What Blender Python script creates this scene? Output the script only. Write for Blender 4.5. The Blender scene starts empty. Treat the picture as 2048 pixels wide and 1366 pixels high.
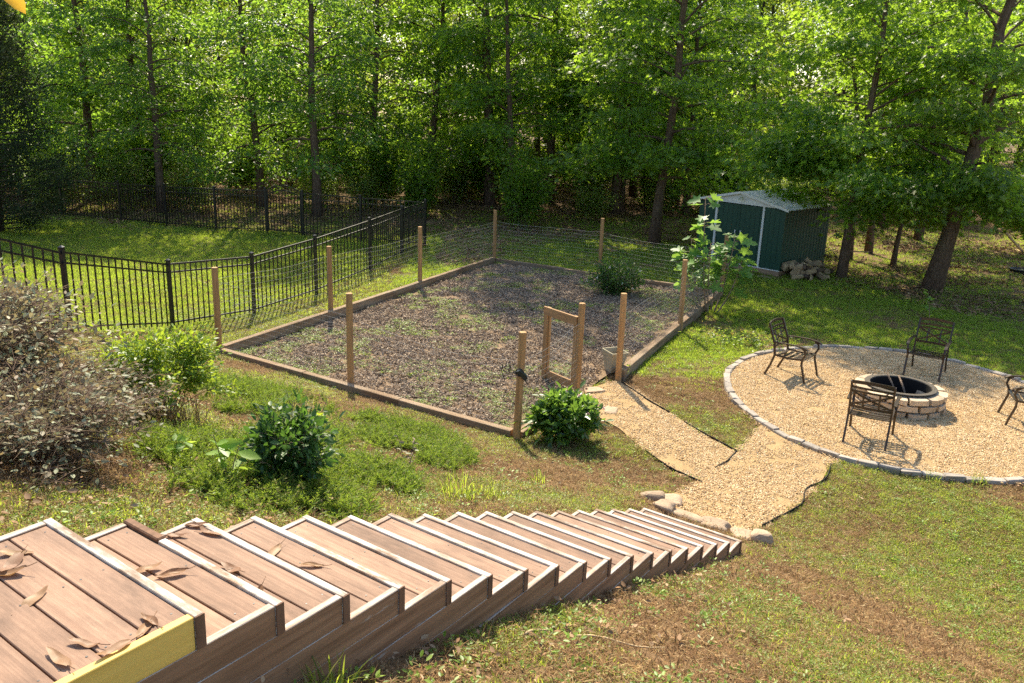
import bpy, math, random
import numpy as np
from mathutils import Vector, Matrix
R = math.radians
rng = np.random.default_rng(7)
random.seed(7)
scene = bpy.context.scene
COL = scene.collection

# ------------------------------------------------------------------ camera
PITCH, ROLL = 0.2778008, 0.0368888
CAM_Z = 4.7
fw = Vector((0, math.cos(PITCH), -math.sin(PITCH)))
rt = Vector((1, 0, 0)); up = rt.cross(fw)
r2 = math.cos(ROLL) * rt + math.sin(ROLL) * up
u2 = -math.sin(ROLL) * rt + math.cos(ROLL) * up
cd = bpy.data.cameras.new('camera'); cam = bpy.data.objects.new('camera', cd)
COL.objects.link(cam)
cam.matrix_world = Matrix(((r2.x, u2.x, -fw.x, 0), (r2.y, u2.y, -fw.y, 0), (r2.z, u2.z, -fw.z, CAM_Z), (0, 0, 0, 1)))
cd.sensor_width = 36; cd.lens = 29.44; cd.clip_start = .05; cd.clip_end = 500
scene.camera = cam

# ------------------------------------------------------------------ sky and sun
SUN_EL, SUN_AZ = R(46), R(-11.8)          # azimuth from +Y, negative = towards -X
world = bpy.data.worlds.new('World'); scene.world = world; world.use_nodes = True
nt = world.node_tree
sky = nt.nodes.new('ShaderNodeTexSky'); sky.sky_type = 'NISHITA'; sky.sun_disc = False
sky.sun_elevation = SUN_EL; sky.sun_rotation = SUN_AZ
sky.air_density = 1.0; sky.dust_density = 1.5
bg = nt.nodes['Background']; bg.inputs['Strength'].default_value = 0.135
nt.links.new(sky.outputs['Color'], bg.inputs['Color'])
sd = bpy.data.lights.new('sun', 'SUN'); sun = bpy.data.objects.new('sun', sd); COL.objects.link(sun)
sd.energy = 5.0; sd.angle = R(.5); sd.color = (1.0, .89, .68)
sv = Vector((math.sin(SUN_AZ) * math.cos(SUN_EL), math.cos(SUN_AZ) * math.cos(SUN_EL), math.sin(SUN_EL)))
sun.rotation_euler = sv.to_track_quat('Z', 'Y').to_euler(); sun.location = (-8, 40, 45)
scene.view_settings.view_transform = 'Standard'; scene.view_settings.look = 'None'
scene.view_settings.exposure = 1.18; scene.view_settings.gamma = 1.0
scene.render.engine = 'CYCLES'
scene.cycles.max_bounces = 6; scene.cycles.diffuse_bounces = 4; scene.cycles.glossy_bounces = 2; scene.cycles.transmission_bounces = 4
scene.cycles.use_adaptive_sampling = True; scene.cycles.adaptive_threshold = .025
scene.cycles.caustics_reflective = False; scene.cycles.caustics_refractive = False
scene.cycles.use_denoising = False

# ------------------------------------------------------------------ noise and terrain
def _h(ix, iy, s):
    n = (ix * 374761393 + iy * 668265263 + s * 974634777) & 0xffffffff
    n = ((n ^ (n >> 13)) * 1274126177) & 0xffffffff
    return ((n ^ (n >> 16)) & 0xffff) / 65535.0
def vnoise(x, y, s=0):
    x = np.asarray(x, float); y = np.asarray(y, float)
    ix = np.floor(x).astype(np.int64); iy = np.floor(y).astype(np.int64)
    fx = x - ix; fy = y - iy
    fx = fx * fx * (3 - 2 * fx); fy = fy * fy * (3 - 2 * fy)
    a = _h(ix, iy, s); b = _h(ix + 1, iy, s); c = _h(ix, iy + 1, s); d = _h(ix + 1, iy + 1, s)
    return (a * (1 - fx) + b * fx) * (1 - fy) + (c * (1 - fx) + d * fx) * fy
def fbm(x, y, s=0, o=4):
    x = np.asarray(x, float); y = np.asarray(y, float)
    t = 0; a = .5; n = 0
    for k in range(o):
        t = t + a * vnoise(x * 2 ** k, y * 2 ** k, s + k * 17); n += a; a *= .5
    return t / n
def sm(a, b, t):
    u = np.clip((t - a) / (b - a), 0, 1); return u * u * (3 - 2 * u)
CS, SN = .5746, .8184                       # downhill direction of the bank and the stairs
SS = [-8, -2, 0, 1.55, 3.34, 5.48, 7.26, 7.9, 8.7, 9.4, 10]
ZZ = [3.3, 3.2, 2.85, 2.42, 1.86, 1.10, .47, .31, .12, .02, 0]
def hz(x, y):
    x = np.asarray(x, float); y = np.asarray(y, float)
    s = CS * x + SN * y; q = -SN * x + CS * y
    z = np.interp(s, SS, ZZ)
    z = z + .13 * sm(3.3, 3.8, q) * sm(9.2, 7.5, s) * sm(-1, 1, s)
    z = z + .035 * np.maximum(0, y - 31) * (1 - .5 * sm(60, 90, y))
    return z
def inpoly(x, y, poly):
    x = np.asarray(x); y = np.asarray(y); c = np.zeros(x.shape, bool); n = len(poly)
    for i in range(n):
        x1, y1 = poly[i]; x2, y2 = poly[(i + 1) % n]
        if y1 == y2: continue
        k = ((y1 > y) != (y2 > y)) & (x < (x2 - x1) * (y - y1) / (y2 - y1) + x1)
        c ^= k
    return c
def polydist(x, y, poly):
    d = np.full(np.shape(x), 1e9); n = len(poly)
    for i in range(n):
        a = np.array(poly[i]); b = np.array(poly[(i + 1) % n]); ab = b - a
        t = np.clip(((x - a[0]) * ab[0] + (y - a[1]) * ab[1]) / (ab @ ab), 0, 1)
        d = np.minimum(d, np.hypot(x - a[0] - t * ab[0], y - a[1] - t * ab[1]))
    return d

# ------------------------------------------------------------------ layout (metres; camera stands over the origin)
GP = dict(a=(-5.311, 14.538), b=(-3.992, 17.787), c=(-2.425, 21.15), d=(-.626, 25.091), e=(2.483, 24.125), f=(5.441, 21.584),
          g=(3.663, 17.733), h=(1.911, 14.157), i=(.117, 11.224), j=(1.117, 13.29), k=(-2.674, 13.268))
BED = [GP['a'], GP['d'], GP['f'], GP['i']]
CC = np.array((6.847, 13.556))
_ca = []
for p in [(3.879, 14.23), (4.445, 15.589), (5.231, 16.298), (3.848, 13.388), (3.997, 12.26), (4.298, 11.493), (4.784, 10.828), (5.377, 10.584), (6.002, 10.463),
          (6.972, 10.499), (6.422, 16.813), (7.586, 16.854), (8.467, 16.499), (9.094, 15.737), (9.433, 14.951)]:
    d = np.array(p) - CC; _ca.append((math.atan2(d[1], d[0]), math.hypot(*d)))
_ca += [(-1.0, 3.06), (-.5, 2.95), (0.0, 2.9)]; _ca.sort()
_aa = np.array([c[0] for c in _ca]); _rr = np.array([c[1] for c in _ca])
def crad(th):
    th = (np.asarray(th) + math.pi) % (2 * math.pi) - math.pi
    w = 0; t = 0
    for o in np.linspace(-.35, .35, 9):
        tt = (th + o + math.pi) % (2 * math.pi) - math.pi
        t = t + np.interp(tt, _aa, _rr, period=2 * math.pi)
    return t / 9
CIRCLE = [tuple(CC + crad(t) * np.array((math.cos(t), math.sin(t)))) for t in np.linspace(-math.pi, math.pi, 97)[:-1]]
PATH = [(1.15, 13.5), (1.95, 14.2), (2.47, 12.95), (2.88, 11.78), (3.27, 11.12), (3.59, 11.62), (3.95, 12.3), (4.1, 11.9), (4.3, 11.45), (4.75, 10.95), (4.48, 10.77), (4.13, 10.14),
        (3.66, 9.52), (3.29, 9.12), (2.96, 8.71), (2.62, 8.38), (2.3, 8.6), (1.83, 8.9), (2.05, 9.5), (2.52, 10.02), (2.2, 10.42), (1.94, 11.0), (1.68, 11.82), (1.3, 12.5), (1.05, 12.9)]
LAWN_LEFT = [(-6.9, 16.3), (-5.7, 17.9), (-4.85, 20.1), (-3, 27.5), (-8, 29.2), (-17, 31.5), (-24, 30), (-24, 12), (-7.2, 12.9)]
ST0 = (-1.09, 2.66, 2.87); ST_AZ = .9588; RUN, RISE, STW = .3578, .1385, 1.109

# ------------------------------------------------------------------ object helpers
def tag(o, label=None, cat=None, group=None, kind=None):
    if label: o['label'] = label
    if cat: o['category'] = cat
    if group: o['group'] = group
    if kind: o['kind'] = kind
    return o
def empty(name, loc=(0, 0, 0), rz=0, parent=None):
    o = bpy.data.objects.new(name, None); COL.objects.link(o); o.location = loc; o.rotation_euler = (0, 0, rz)
    o.empty_display_size = .1
    if parent: o.parent = parent
    return o
def link(name, me, parent=None, loc=None, rot=None, scale=None):
    o = bpy.data.objects.new(name, me); COL.objects.link(o)
    if parent: o.parent = parent
    if loc is not None: o.location = loc
    if rot is not None: o.rotation_euler = rot
    if scale is not None: o.scale = scale if hasattr(scale, '__len__') else (scale,) * 3
    return o
def copy_tree(o, parent=None):
    c = o.copy(); COL.objects.link(c); c.parent = parent
    for ch in list(o.children): copy_tree(ch, c)
    return c
def np_mesh(name, V, loops, starts, mat, smooth=False):
    me = bpy.data.meshes.new(name)
    V = np.ascontiguousarray(V, np.float32); loops = np.ascontiguousarray(loops, np.int32); starts = np.ascontiguousarray(starts, np.int32)
    me.vertices.add(len(V)); me.vertices.foreach_set('co', V.ravel())
    me.loops.add(len(loops)); me.loops.foreach_set('vertex_index', loops)
    me.polygons.add(len(starts)); me.polygons.foreach_set('loop_start', starts)
    if smooth: me.polygons.foreach_set('use_smooth', np.ones(len(starts), bool))
    me.update(calc_edges=True)
    if mat: me.materials.append(mat)
    return me
class MB:
    """collects boxes, bars and tubes into one mesh"""
    def __init__(s): s.v = []; s.f = []; s.n = 0
    def add(s, V, F):
        s.v.append(np.asarray(V, float)); s.f += [tuple(i + s.n for i in f) for f in F]; s.n += len(V); return s
    def box(s, lo, hi, bev=0, jit=0):
        x0, y0, z0 = lo; x1, y1, z1 = hi
        V = np.array([(x0, y0, z0), (x1, y0, z0), (x1, y1, z0), (x0, y1, z0), (x0, y0, z1), (x1, y0, z1), (x1, y1, z1), (x0, y1, z1)], float)
        if jit: V += np.random.default_rng(s.n + 3).uniform(-jit, jit, V.shape)
        F = [(0, 3, 2, 1), (4, 5, 6, 7), (0, 1, 5, 4), (1, 2, 6, 5), (2, 3, 7, 6), (3, 0, 4, 7)]
        if not bev: return s.add(V, F)
        # chamfered box: 24 verts
        c = V.mean(0); b = bev; W = []; idx = {}
        for i, p in enumerate(V):
            sg = np.sign(c - p)
            for a in range(3):
                q = p + sg * b; q[a] = p[a]; idx[i, a] = len(W); W.append(q)
        ax = [2, 2, 1, 0, 1, 0]; G = [tuple(idx[i, a] for i in f) for f, a in zip(F, ax)]
        E = {}
        for f, a in zip(F, ax):
            for k in range(4):
                i, j = f[k], f[(k + 1) % 4]; E.setdefault((min(i, j), max(i, j)), []).append((a, i, j))
        for (i, j), l in E.items():
            (a, p, q), (b2, _, _) = l
            G.append((idx[q, a], idx[p, a], idx[p, b2], idx[q, b2]))
        for i in range(8):
            t = (idx[i, 0], idx[i, 1], idx[i, 2])
            n = np.cross(W[t[1]] - W[t[0]], W[t[2]] - W[t[0]])
            G.append(t if n @ (V[i] - c) > 0 else t[::-1])
        return s.add(W, G)
    def tube(s, pts, rad, n=6, caps=True):
        P = np.asarray(pts, float); m = len(P); rad = np.broadcast_to(np.asarray(rad, float), (m,))
        T = np.gradient(P, axis=0); T /= np.linalg.norm(T, axis=1)[:, None] + 1e-12
        a = np.array((0, 0, 1.)) if abs(T[0][2]) < .9 else np.array((1., 0, 0)); V = []
        u = np.cross(T[0], a); u /= np.linalg.norm(u)
        for i in range(m):
            u = u - T[i] * (u @ T[i]); u /= np.linalg.norm(u) + 1e-12; w = np.cross(T[i], u)
            th = np.arange(n) * 2 * math.pi / n
            V.append(P[i] + rad[i] * (np.cos(th)[:, None] * u + np.sin(th)[:, None] * w))
        F = [(i * n + k, i * n + (k + 1) % n, (i + 1) * n + (k + 1) % n, (i + 1) * n + k) for i in range(m - 1) for k in range(n)]
        if caps: F += [tuple(range(n))[::-1], tuple((m - 1) * n + k for k in range(n))]
        return s.add(np.concatenate(V), F)
    def bar(s, pts, w, t, side=(1, 0, 0)):
        """flat bar swept along points: width w along side, thickness t"""
        P = np.asarray(pts, float); m = len(P); T = np.gradient(P, axis=0); T /= np.linalg.norm(T, axis=1)[:, None] + 1e-12
        V = []
        for i in range(m):
            u = np.array(side, float); u -= T[i] * (u @ T[i]); u /= np.linalg.norm(u); v = np.cross(T[i], u)
            for a, b in ((-1, -1), (1, -1), (1, 1), (-1, 1)): V.append(P[i] + u * a * w / 2 + v * b * t / 2)
        F = [(i * 4 + k, i * 4 + (k + 1) % 4, i * 4 + 4 + (k + 1) % 4, i * 4 + 4 + k) for i in range(m - 1) for k in range(4)]
        F += [(3, 2, 1, 0), tuple((m - 1) * 4 + k for k in range(4))]
        return s.add(V, F)
    def lathe(s, prof, n=24):
        th = np.arange(n) * 2 * math.pi / n; V = [(r * math.cos(t), r * math.sin(t), z) for r, z in prof for t in th]; m = len(prof)
        return s.add(V, [(i * n + k, i * n + (k + 1) % n, (i + 1) * n + (k + 1) % n, (i + 1) * n + k) for i in range(m - 1) for k in range(n)])
    def mesh(s, name, mat, smooth=False):
        me = bpy.data.meshes.new(name); me.from_pydata(np.concatenate(s.v).tolist(), [], s.f)
        if mat: me.materials.append(mat)
        if smooth: me.polygons.foreach_set('use_smooth', np.ones(len(me.polygons), bool))
        me.update(); return me
    def build(s, name, mat, parent=None, loc=None, rot=None, smooth=False):
        return link(name, s.mesh(name, mat, smooth), parent, loc, rot)
# ------------------------------------------------------------------ materials
class NT:
    def __init__(s, name):
        s.m = bpy.data.materials.new(name); s.m.use_nodes = True; s.t = s.m.node_tree
        s.p = s.t.nodes['Principled BSDF']; s.out = s.t.nodes['Material Output']
    def n(s, typ, **kw):
        o = s.t.nodes.new(typ)
        for k, v in kw.items():
            if k in o.inputs.keys(): s.set(o.inputs[k], v)
            else: setattr(o, k, v)
        return o
    def set(s, inp, v):
        if hasattr(v, 'is_output') or isinstance(v, bpy.types.NodeSocket): s.t.links.new(v, inp)
        else: inp.default_value = v
    def coord(s, kind='Object'): return s.n('ShaderNodeTexCoord').outputs[kind]
    def mapped(s, vec, scale, rnd=True):
        m = s.n('ShaderNodeMapping'); s.set(m.inputs['Vector'], vec); m.inputs['Scale'].default_value = scale
        if rnd:
            oi = s.n('ShaderNodeObjectInfo'); mu = s.n('ShaderNodeMath', operation='MULTIPLY'); s.set(mu.inputs[0], oi.outputs['Random']); mu.inputs[1].default_value = 37
            s.set(m.inputs['Location'], mu.outputs[0])
        return m.outputs[0]
    def noise(s, vec, scale, detail=4, rough=.6):
        o = s.n('ShaderNodeTexNoise'); s.set(o.inputs['Vector'], vec); o.inputs['Scale'].default_value = scale; o.inputs['Detail'].default_value = detail; o.inputs['Roughness'].default_value = rough
        return o.outputs['Fac']
    def ramp(s, fac, stops):
        o = s.n('ShaderNodeValToRGB'); s.set(o.inputs['Fac'], fac); e = o.color_ramp.elements
        while len(e) < len(stops): e.new(.5)
        for i, (p, c) in enumerate(stops): e[i].position = p; e[i].color = (c[0], c[1], c[2], 1) if hasattr(c, '__len__') else (c, c, c, 1)
        return o.outputs['Color']
    def mix(s, f, a, b, blend='MIX'):
        o = s.n('ShaderNodeMix', data_type='RGBA', blend_type=blend)
        for i, v in ((0, f), (6, a), (7, b)):
            if isinstance(v, tuple) and len(v) == 3: v = v + (1,)
            s.set(o.inputs[i], v)
        return o.outputs[2]
    def math(s, op, a, b=0):
        o = s.n('ShaderNodeMath', operation=op); s.set(o.inputs[0], a); s.set(o.inputs[1], b); return o.outputs[0]
    def bump(s, h, strength, dist=.01):
        b = s.n('ShaderNodeBump'); s.set(b.inputs['Height'], h); b.inputs['Strength'].default_value = strength; b.inputs['Distance'].default_value = dist
        s.set(s.p.inputs['Normal'], b.outputs[0])
    def fin(s, col=None, rough=None, spec=None, metal=None):
        if col is not None: s.set(s.p.inputs['Base Color'], col if not (isinstance(col, tuple) and len(col) == 3) else col + (1,))
        if rough is not None: s.set(s.p.inputs['Roughness'], rough)
        if spec is not None: s.p.inputs['Specular IOR Level'].default_value = spec
        if metal is not None: s.p.inputs['Metallic'].default_value = metal
        return s.m
    def island(s): return s.n('ShaderNodeNewGeometry').outputs['Random Per Island']
    def orand(s): return s.n('ShaderNodeObjectInfo').outputs['Random']

def leaf_mat(name, cols, trans, tfac=.42, rough=.45, spec=.35, hue=.02):
    """foliage: reflecting side + light shining through; colour varies from leaf to leaf"""
    t = NT(name); r = t.island(); k = len(cols)
    c = t.ramp(r, [((i + .5) / k, cols[i]) for i in range(k)])
    hs = t.n('ShaderNodeHueSaturation'); t.set(hs.inputs['Color'], c)
    t.set(hs.inputs['Value'], t.math('ADD', t.math('MULTIPLY', t.orand(), .5), .75)); t.set(hs.inputs['Hue'], t.math('ADD', t.math('MULTIPLY', t.orand(), hue), .5 - hue / 2))
    c = hs.outputs[0]
    t.fin(c, rough, spec)
    tr = t.n('ShaderNodeBsdfTranslucent'); t.set(tr.inputs['Color'], t.mix(.85, c, t.mix(r, trans, tuple(min(1, v * 1.5) for v in trans))))
    mx = t.n('ShaderNodeMixShader'); mx.inputs[0].default_value = tfac
    t.t.links.new(t.p.outputs[0], mx.inputs[1]); t.t.links.new(tr.outputs[0], mx.inputs[2]); t.t.links.new(mx.outputs[0], t.out.inputs['Surface'])
    return t.m
def chip_mat(name, cols, rough=.85, spec=.2):
    t = NT(name); r = t.island(); k = len(cols)
    c = t.ramp(r, [((i + .5) / k, cols[i]) for i in range(k)])
    return t.fin(c, rough, spec)
def wood_mat(name, dark, light, axis=2, scale=18, stretch=.04, rough=.75, bump=.25, stain=None, stain_at=(.5, .65), spec=.25, fine=3, wear=None):
    t = NT(name); co = t.coord(); sc = [1, 1, 1]; sc[axis] = stretch
    v = t.mapped(co, sc); f = t.noise(v, scale, 6, .65); f2 = t.noise(v, scale * fine, 3, .6)
    fm = t.mix(.4, f, f2)
    c = t.ramp(fm, [(.32, dark), (.66, light)])
    if stain is not None:
        sc2 = [1, 1, 1]; sc2[axis] = .25
        b = t.noise(t.mapped(co, sc2), 5, 7, .75)
        c = t.mix(t.ramp(b, [(stain_at[0], 0), (stain_at[1], 1)]), c, stain)
    if wear is not None:
        sc3 = [1, 1, 1]; sc3[axis] = .12; b2 = t.noise(t.mapped(co, sc3), 34, 5, .7)
        c = t.mix(t.ramp(b2, [(.50, 0), (.60, .85)]), c, wear)
    vv = t.math('ADD', t.math('MULTIPLY', t.orand(), .3), .85)
    hs = t.n('ShaderNodeHueSaturation'); t.set(hs.inputs['Color'], c); t.set(hs.inputs['Value'], vv)
    t.bump(fm, bump, .004)
    return t.fin(hs.outputs[0], rough, spec)

MT = {}
MT['post'] = wood_mat('treated_post_wood', (.22, .115, .045), (.50, .29, .12), 2, 14, .05, stain=(.13, .085, .05), stain_at=(.58, .8))
MT['gate'] = wood_mat('gate_pine', (.22, .12, .05), (.46, .27, .12), 2, 16, .05)
MT['gate_h'] = wood_mat('gate_rail_pine', (.24, .13, .06), (.46, .27, .12), 0, 16, .05)
MT['timber'] = wood_mat('bed_timber', (.10, .062, .035), (.33, .22, .13), 0, 12, .05, stain=(.30, .24, .17), stain_at=(.45, .7), rough=.9)
MT['tread'] = wood_mat('composite_tread', (.18, .10, .064), (.36, .225, .15), 1, 60, .012, rough=.75, bump=.15, stain=(.13, .078, .052), stain_at=(.42, .66), fine=2.2)
MT['white'] = wood_mat('peeling_white_trim', (.36, .32, .27), (.62, .58, .51), 1, 26, .06, stain=(.22, .145, .095), stain_at=(.50, .60), rough=.8, bump=.4, wear=(.30, .235, .18))
MT['yellow'] = wood_mat('new_pine_board', (.58, .36, .07), (.76, .51, .13), 0, 20, .03, rough=.6, bump=.1)
MT['end'] = wood_mat('board_end_brown', (.10, .05, .028), (.22, .12, .07), 2, 16, .15, rough=.8)
def side_material():
    t = NT('worn_side_board'); co = t.coord(); v = t.mapped(co, (.05, 1, 1)); f = t.noise(v, 26, 6, .65)
    brown = t.ramp(f, [(.3, (.15, .076, .038)), (.7, (.36, .20, .11))])
    pale = t.ramp(f, [(.35, (.30, .24, .19)), (.6, (.56, .51, .45))])
    nz = t.n('ShaderNodeSeparateXYZ'); t.set(nz.inputs[0], t.n('ShaderNodeNewGeometry').outputs['Normal'])
    w = t.noise(t.mapped(co, (.35, 1, 2.2)), 9, 8, .75)
    top = t.math('GREATER_THAN', nz.outputs['Z'], .5)
    fac = t.math('MAXIMUM', t.math('MULTIPLY', top, t.ramp(w, [(.40, 1), (.66, .15)])), t.ramp(w, [(.63, 0), (.70, .75)]))
    t.bump(f, .3, .004)
    return t.fin(t.mix(fac, brown, pale), .8, .25)
MT['side'] = side_material()
def metal(name, col, rough, spec=.5, metallic=0.0):
    t = NT(name); n = t.noise(t.coord(), 40, 3)
    t.set(t.p.inputs['Roughness'], t.ramp(n, [(.3, rough * .8), (.7, min(1, rough * 1.3))]))
    return t.fin(t.mix(t.noise(t.coord(), 14, 4), tuple(c * .75 for c in col), tuple(c * 1.2 for c in col)), None, spec, metallic)
MT['black'] = metal('black_fence_enamel', (.014, .013, .013), .33, .5)
MT['chair'] = metal('dark_bronze_metal', (.045, .030, .022), .36, .55, .35)
MT['wire'] = metal('galvanised_wire', (.50, .47, .40), .45, .4, .3)
MT['iron'] = metal('dark_iron', (.018, .018, .02), .45, .5, .4)
MT['plate'] = metal('slate_blue_plate', (.035, .045, .055), .35, .5, .3)
MT['steel'] = metal('fire_ring_steel', (.10, .085, .07), .5, .4, .5)
MT['soot'] = metal('sooty_liner', (.012, .011, .011), .8, .2)
MT['green'] = metal('green_shed_steel', (.006, .046, .028), .42, .45)
MT['shedwhite'] = metal('white_shed_trim', (.62, .61, .57), .45, .4)
MT['plastic'] = metal('black_plastic_edging', (.014, .013, .012), .7, .2)
MT['canvas'] = metal('tan_hammock_cloth', (.33, .29, .2), .9, .1)
MT['polewood'] = wood_mat('hammock_pole_wood', (.34, .24, .13), (.52, .39, .22), 2, 14, .05)
MT['base2'] = wood_mat('shed_base_lumber', (.20, .12, .07), (.36, .24, .15), 0, 12, .05)
def stone(name, a, b, scale=9, bump=.5):
    t = NT(name); co = t.mapped(t.coord(), (1, 1, 1)); f = t.noise(co, scale, 8, .7); g = t.noise(co, scale * 9, 4, .7)
    c = t.mix(.35, t.ramp(f, [(.3, a), (.7, b)]), t.ramp(g, [(.35, tuple(v * .6 for v in a)), (.65, tuple(v * 1.1 for v in b))]))
    hs = t.n('ShaderNodeHueSaturation'); t.set(hs.inputs['Color'], c); t.set(hs.inputs['Value'], t.math('ADD', t.math('MULTIPLY', t.orand(), .4), .8))
    t.bump(t.mix(.5, f, g), bump, .008)
    return t.fin(hs.outputs[0], .9, .2)
MT['paver'] = stone('grey_edging_block', (.22, .19, .16), (.42, .37, .315))
MT['block'] = stone('tan_pit_block', (.33, .245, .16), (.56, .45, .32))
MT['rock'] = stone('pale_flagstone', (.29, .20, .13), (.47, .35, .24), 5)
MT['pot'] = stone('worn_tan_pot', (.27, .24, .16), (.42, .38, .27), 6, .2)
MT['bark'] = None
def bark(name, a, b):
    t = NT(name); co = t.mapped(t.coord(), (1, 1, .22)); f = t.noise(co, 22, 7, .72); g = t.noise(t.mapped(t.coord(), (1, 1, 1)), 2.2, 3)
    c = t.ramp(f, [(.34, a), (.68, b)]); c = t.mix(t.ramp(g, [(.5, 0), (.75, .35)]), c, (.13, .12, .075))
    t.bump(f, .9, .03); return t.fin(c, .95, .1)
MT['bark'] = bark('tree_bark', (.06, .038, .026), (.20, .135, .095))
MT['barkdark'] = bark('dark_tree_bark', (.03, .022, .017), (.10, .07, .05))
MT['twig'] = bark('twig_bark', (.14, .095, .065), (.36, .265, .19))
MT['drytwig'] = bark('dry_brown_twig', (.10, .062, .04), (.30, .21, .145))
MT['logwood'] = wood_mat('split_firewood', (.16, .10, .055), (.42, .31, .18), 0, 10, .1, rough=.9)
# foliage
MT['lf_gum'] = leaf_mat('sweetgum_leaf', [(.045, .095, .016), (.07, .13, .022), (.10, .16, .028)], (.38, .58, .04), .5)
MT['lf_oval'] = leaf_mat('oval_forest_leaf', [(.045, .095, .018), (.065, .125, .024), (.09, .15, .03)], (.32, .52, .045), .48)
MT['lf_far'] = leaf_mat('far_forest_leaf', [(.048, .082, .014), (.07, .115, .02), (.10, .14, .026)], (.42, .55, .045), .5)
MT['lf_under'] = leaf_mat('undergrowth_leaf', [(.07, .115, .026), (.10, .15, .036), (.12, .16, .05)], (.44, .56, .09), .45)
MT['lf_cedar'] = leaf_mat('cedar_spray', [(.016, .028, .011), (.026, .042, .016), (.04, .055, .02)], (.06, .09, .02), .15, .7, .15)
MT['lf_lime'] = leaf_mat('lime_shrub_leaf', [(.11, .18, .018), (.16, .24, .022), (.09, .15, .015)], (.38, .48, .035), .4)
MT['lf_grey'] = leaf_mat('greyish_shrub_leaf', [(.18, .21, .10), (.24, .17, .10), (.31, .34, .20), (.24, .28, .14), (.17, .11, .065)], (.34, .26, .12), .25, .6)
MT['lf_dark'] = leaf_mat('dark_glossy_leaf', [(.025, .06, .014), (.04, .085, .02), (.06, .11, .025)], (.14, .28, .03), .28, .5, .3)
MT['lf_fig'] = leaf_mat('fig_leaf', [(.07, .15, .035), (.10, .20, .045), (.13, .23, .05)], (.32, .50, .07), .42, .5, .4)
MT['lf_peony'] = leaf_mat('peony_leaf', [(.045, .10, .018), (.065, .14, .025), (.09, .17, .03)], (.25, .42, .05), .33, .32, .55)
MT['lf_juniper'] = leaf_mat('juniper_needles', [(.06, .125, .014), (.095, .17, .02), (.14, .20, .026), (.20, .20, .04), (.22, .15, .06)], (.30, .42, .04), .35, .6, .2)
MT['lf_weed'] = leaf_mat('weed_leaf', [(.10, .18, .025), (.14, .24, .03), (.19, .28, .04)], (.38, .52, .06), .42)
MT['grass'] = leaf_mat('grass_blade', [(.10, .16, .02), (.14, .20, .026), (.19, .235, .034), (.25, .235, .07)], (.50, .60, .06), .45, .5, .3)
MT['grassdark'] = leaf_mat('lush_grass_blade', [(.075, .135, .016), (.105, .175, .02), (.15, .215, .028)], (.44, .58, .05), .48, .5, .3)
MT['dry'] = leaf_mat('dry_grass_blade', [(.36, .24, .105), (.20, .115, .052), (.50, .37, .19), (.11, .062, .032), (.27, .155, .07)], (.45, .32, .13), .2, .8, .15)
MT['magnolia'] = leaf_mat('dry_magnolia_leaf', [(.20, .105, .05), (.28, .16, .085), (.17, .085, .045)], (.35, .19, .07), .2, .55, .3)
MT['magfresh'] = leaf_mat('yellowing_magnolia_leaf', [(.42, .26, .03), (.45, .22, .02)], (.7, .4, .03), .45, .35, .5)
MT['pebble'] = chip_mat('pea_gravel', [(.62, .43, .20), (.74, .56, .31), (.40, .245, .105), (.84, .70, .46), (.56, .37, .17), (.26, .155, .07), (.68, .50, .26), (.47, .30, .14)], .75, .3)
MT['mulch'] = chip_mat('mulch_chips', [(.18, .125, .085), (.31, .23, .16), (.10, .07, .052), (.42, .33, .235), (.22, .16, .115), (.52, .43, .32), (.33, .245, .17)], .9, .1)
MT['litter'] = chip_mat('leaf_litter', [(.22, .12, .06), (.32, .20, .11), (.15, .085, .045), (.42, .30, .18), (.26, .15, .075)], .8, .15)
MT['petal'] = leaf_mat('pale_pink_petal', [(.75, .42, .45), (.8, .6, .6)], (.8, .5, .5), .35, .6, .2)
MT['petalw'] = leaf_mat('white_petal', [(.8, .8, .75), (.75, .74, .68)], (.8, .8, .7), .35, .6, .2)
MT['petaly'] = leaf_mat('yellow_petal', [(.75, .55, .03), (.7, .5, .03)], (.8, .6, .05), .35, .6, .2)
def ground_material():
    t = NT('ground_soil'); co = t.coord(); at = t.n('ShaderNodeAttribute', attribute_name='cover')
    sx = t.n('ShaderNodeSeparateColor'); t.set(sx.inputs[0], at.outputs['Color'])
    f = t.noise(co, 3, 8, .7); g = t.noise(co, 55, 5, .7); h = t.noise(co, 160, 3, .6)
    soil = t.mix(.5, t.ramp(g, [(.3, (.065, .037, .02)), (.7, (.23, .135, .068))]), t.ramp(h, [(.38, (.055, .032, .018)), (.62, (.37, .245, .125))]))
    lawn = t.mix(.45, t.ramp(g, [(.3, (.075, .085, .02)), (.7, (.15, .15, .04))]), t.ramp(h, [(.35, (.06, .055, .02)), (.68, (.21, .17, .075))]))
    duff = t.mix(.5, t.ramp(g, [(.3, (.075, .045, .026)), (.7, (.23, .145, .08))]), t.ramp(h, [(.35, (.05, .032, .02)), (.68, (.30, .205, .12))]))
    c = t.mix(sx.outputs[0], soil, lawn); c = t.mix(sx.outputs[1], c, duff)
    t.bump(t.mix(.5, g, h), .7, .02); return t.fin(c, .95, .1)
MT['ground'] = ground_material()
def grain(name, a, b, c2, s1, s2):
    t = NT(name); co = t.coord(); f = t.noise(co, s1, 6, .7); g = t.noise(co, s2, 4, .7)
    c = t.mix(.55, t.ramp(f, [(.3, a), (.7, b)]), t.ramp(g, [(.35, a), (.65, c2)])); t.bump(g, .8, .012); return t.fin(c, .95, .1)
MT['gravelbase'] = grain('gravel_bed', (.19, .115, .055), (.40, .27, .135), (.58, .42, .22), 2.2, 70)
MT['mulchbase'] = grain('mulch_soil', (.12, .08, .05), (.24, .165, .105), (.36, .255, .16), 3, 70)

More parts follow.
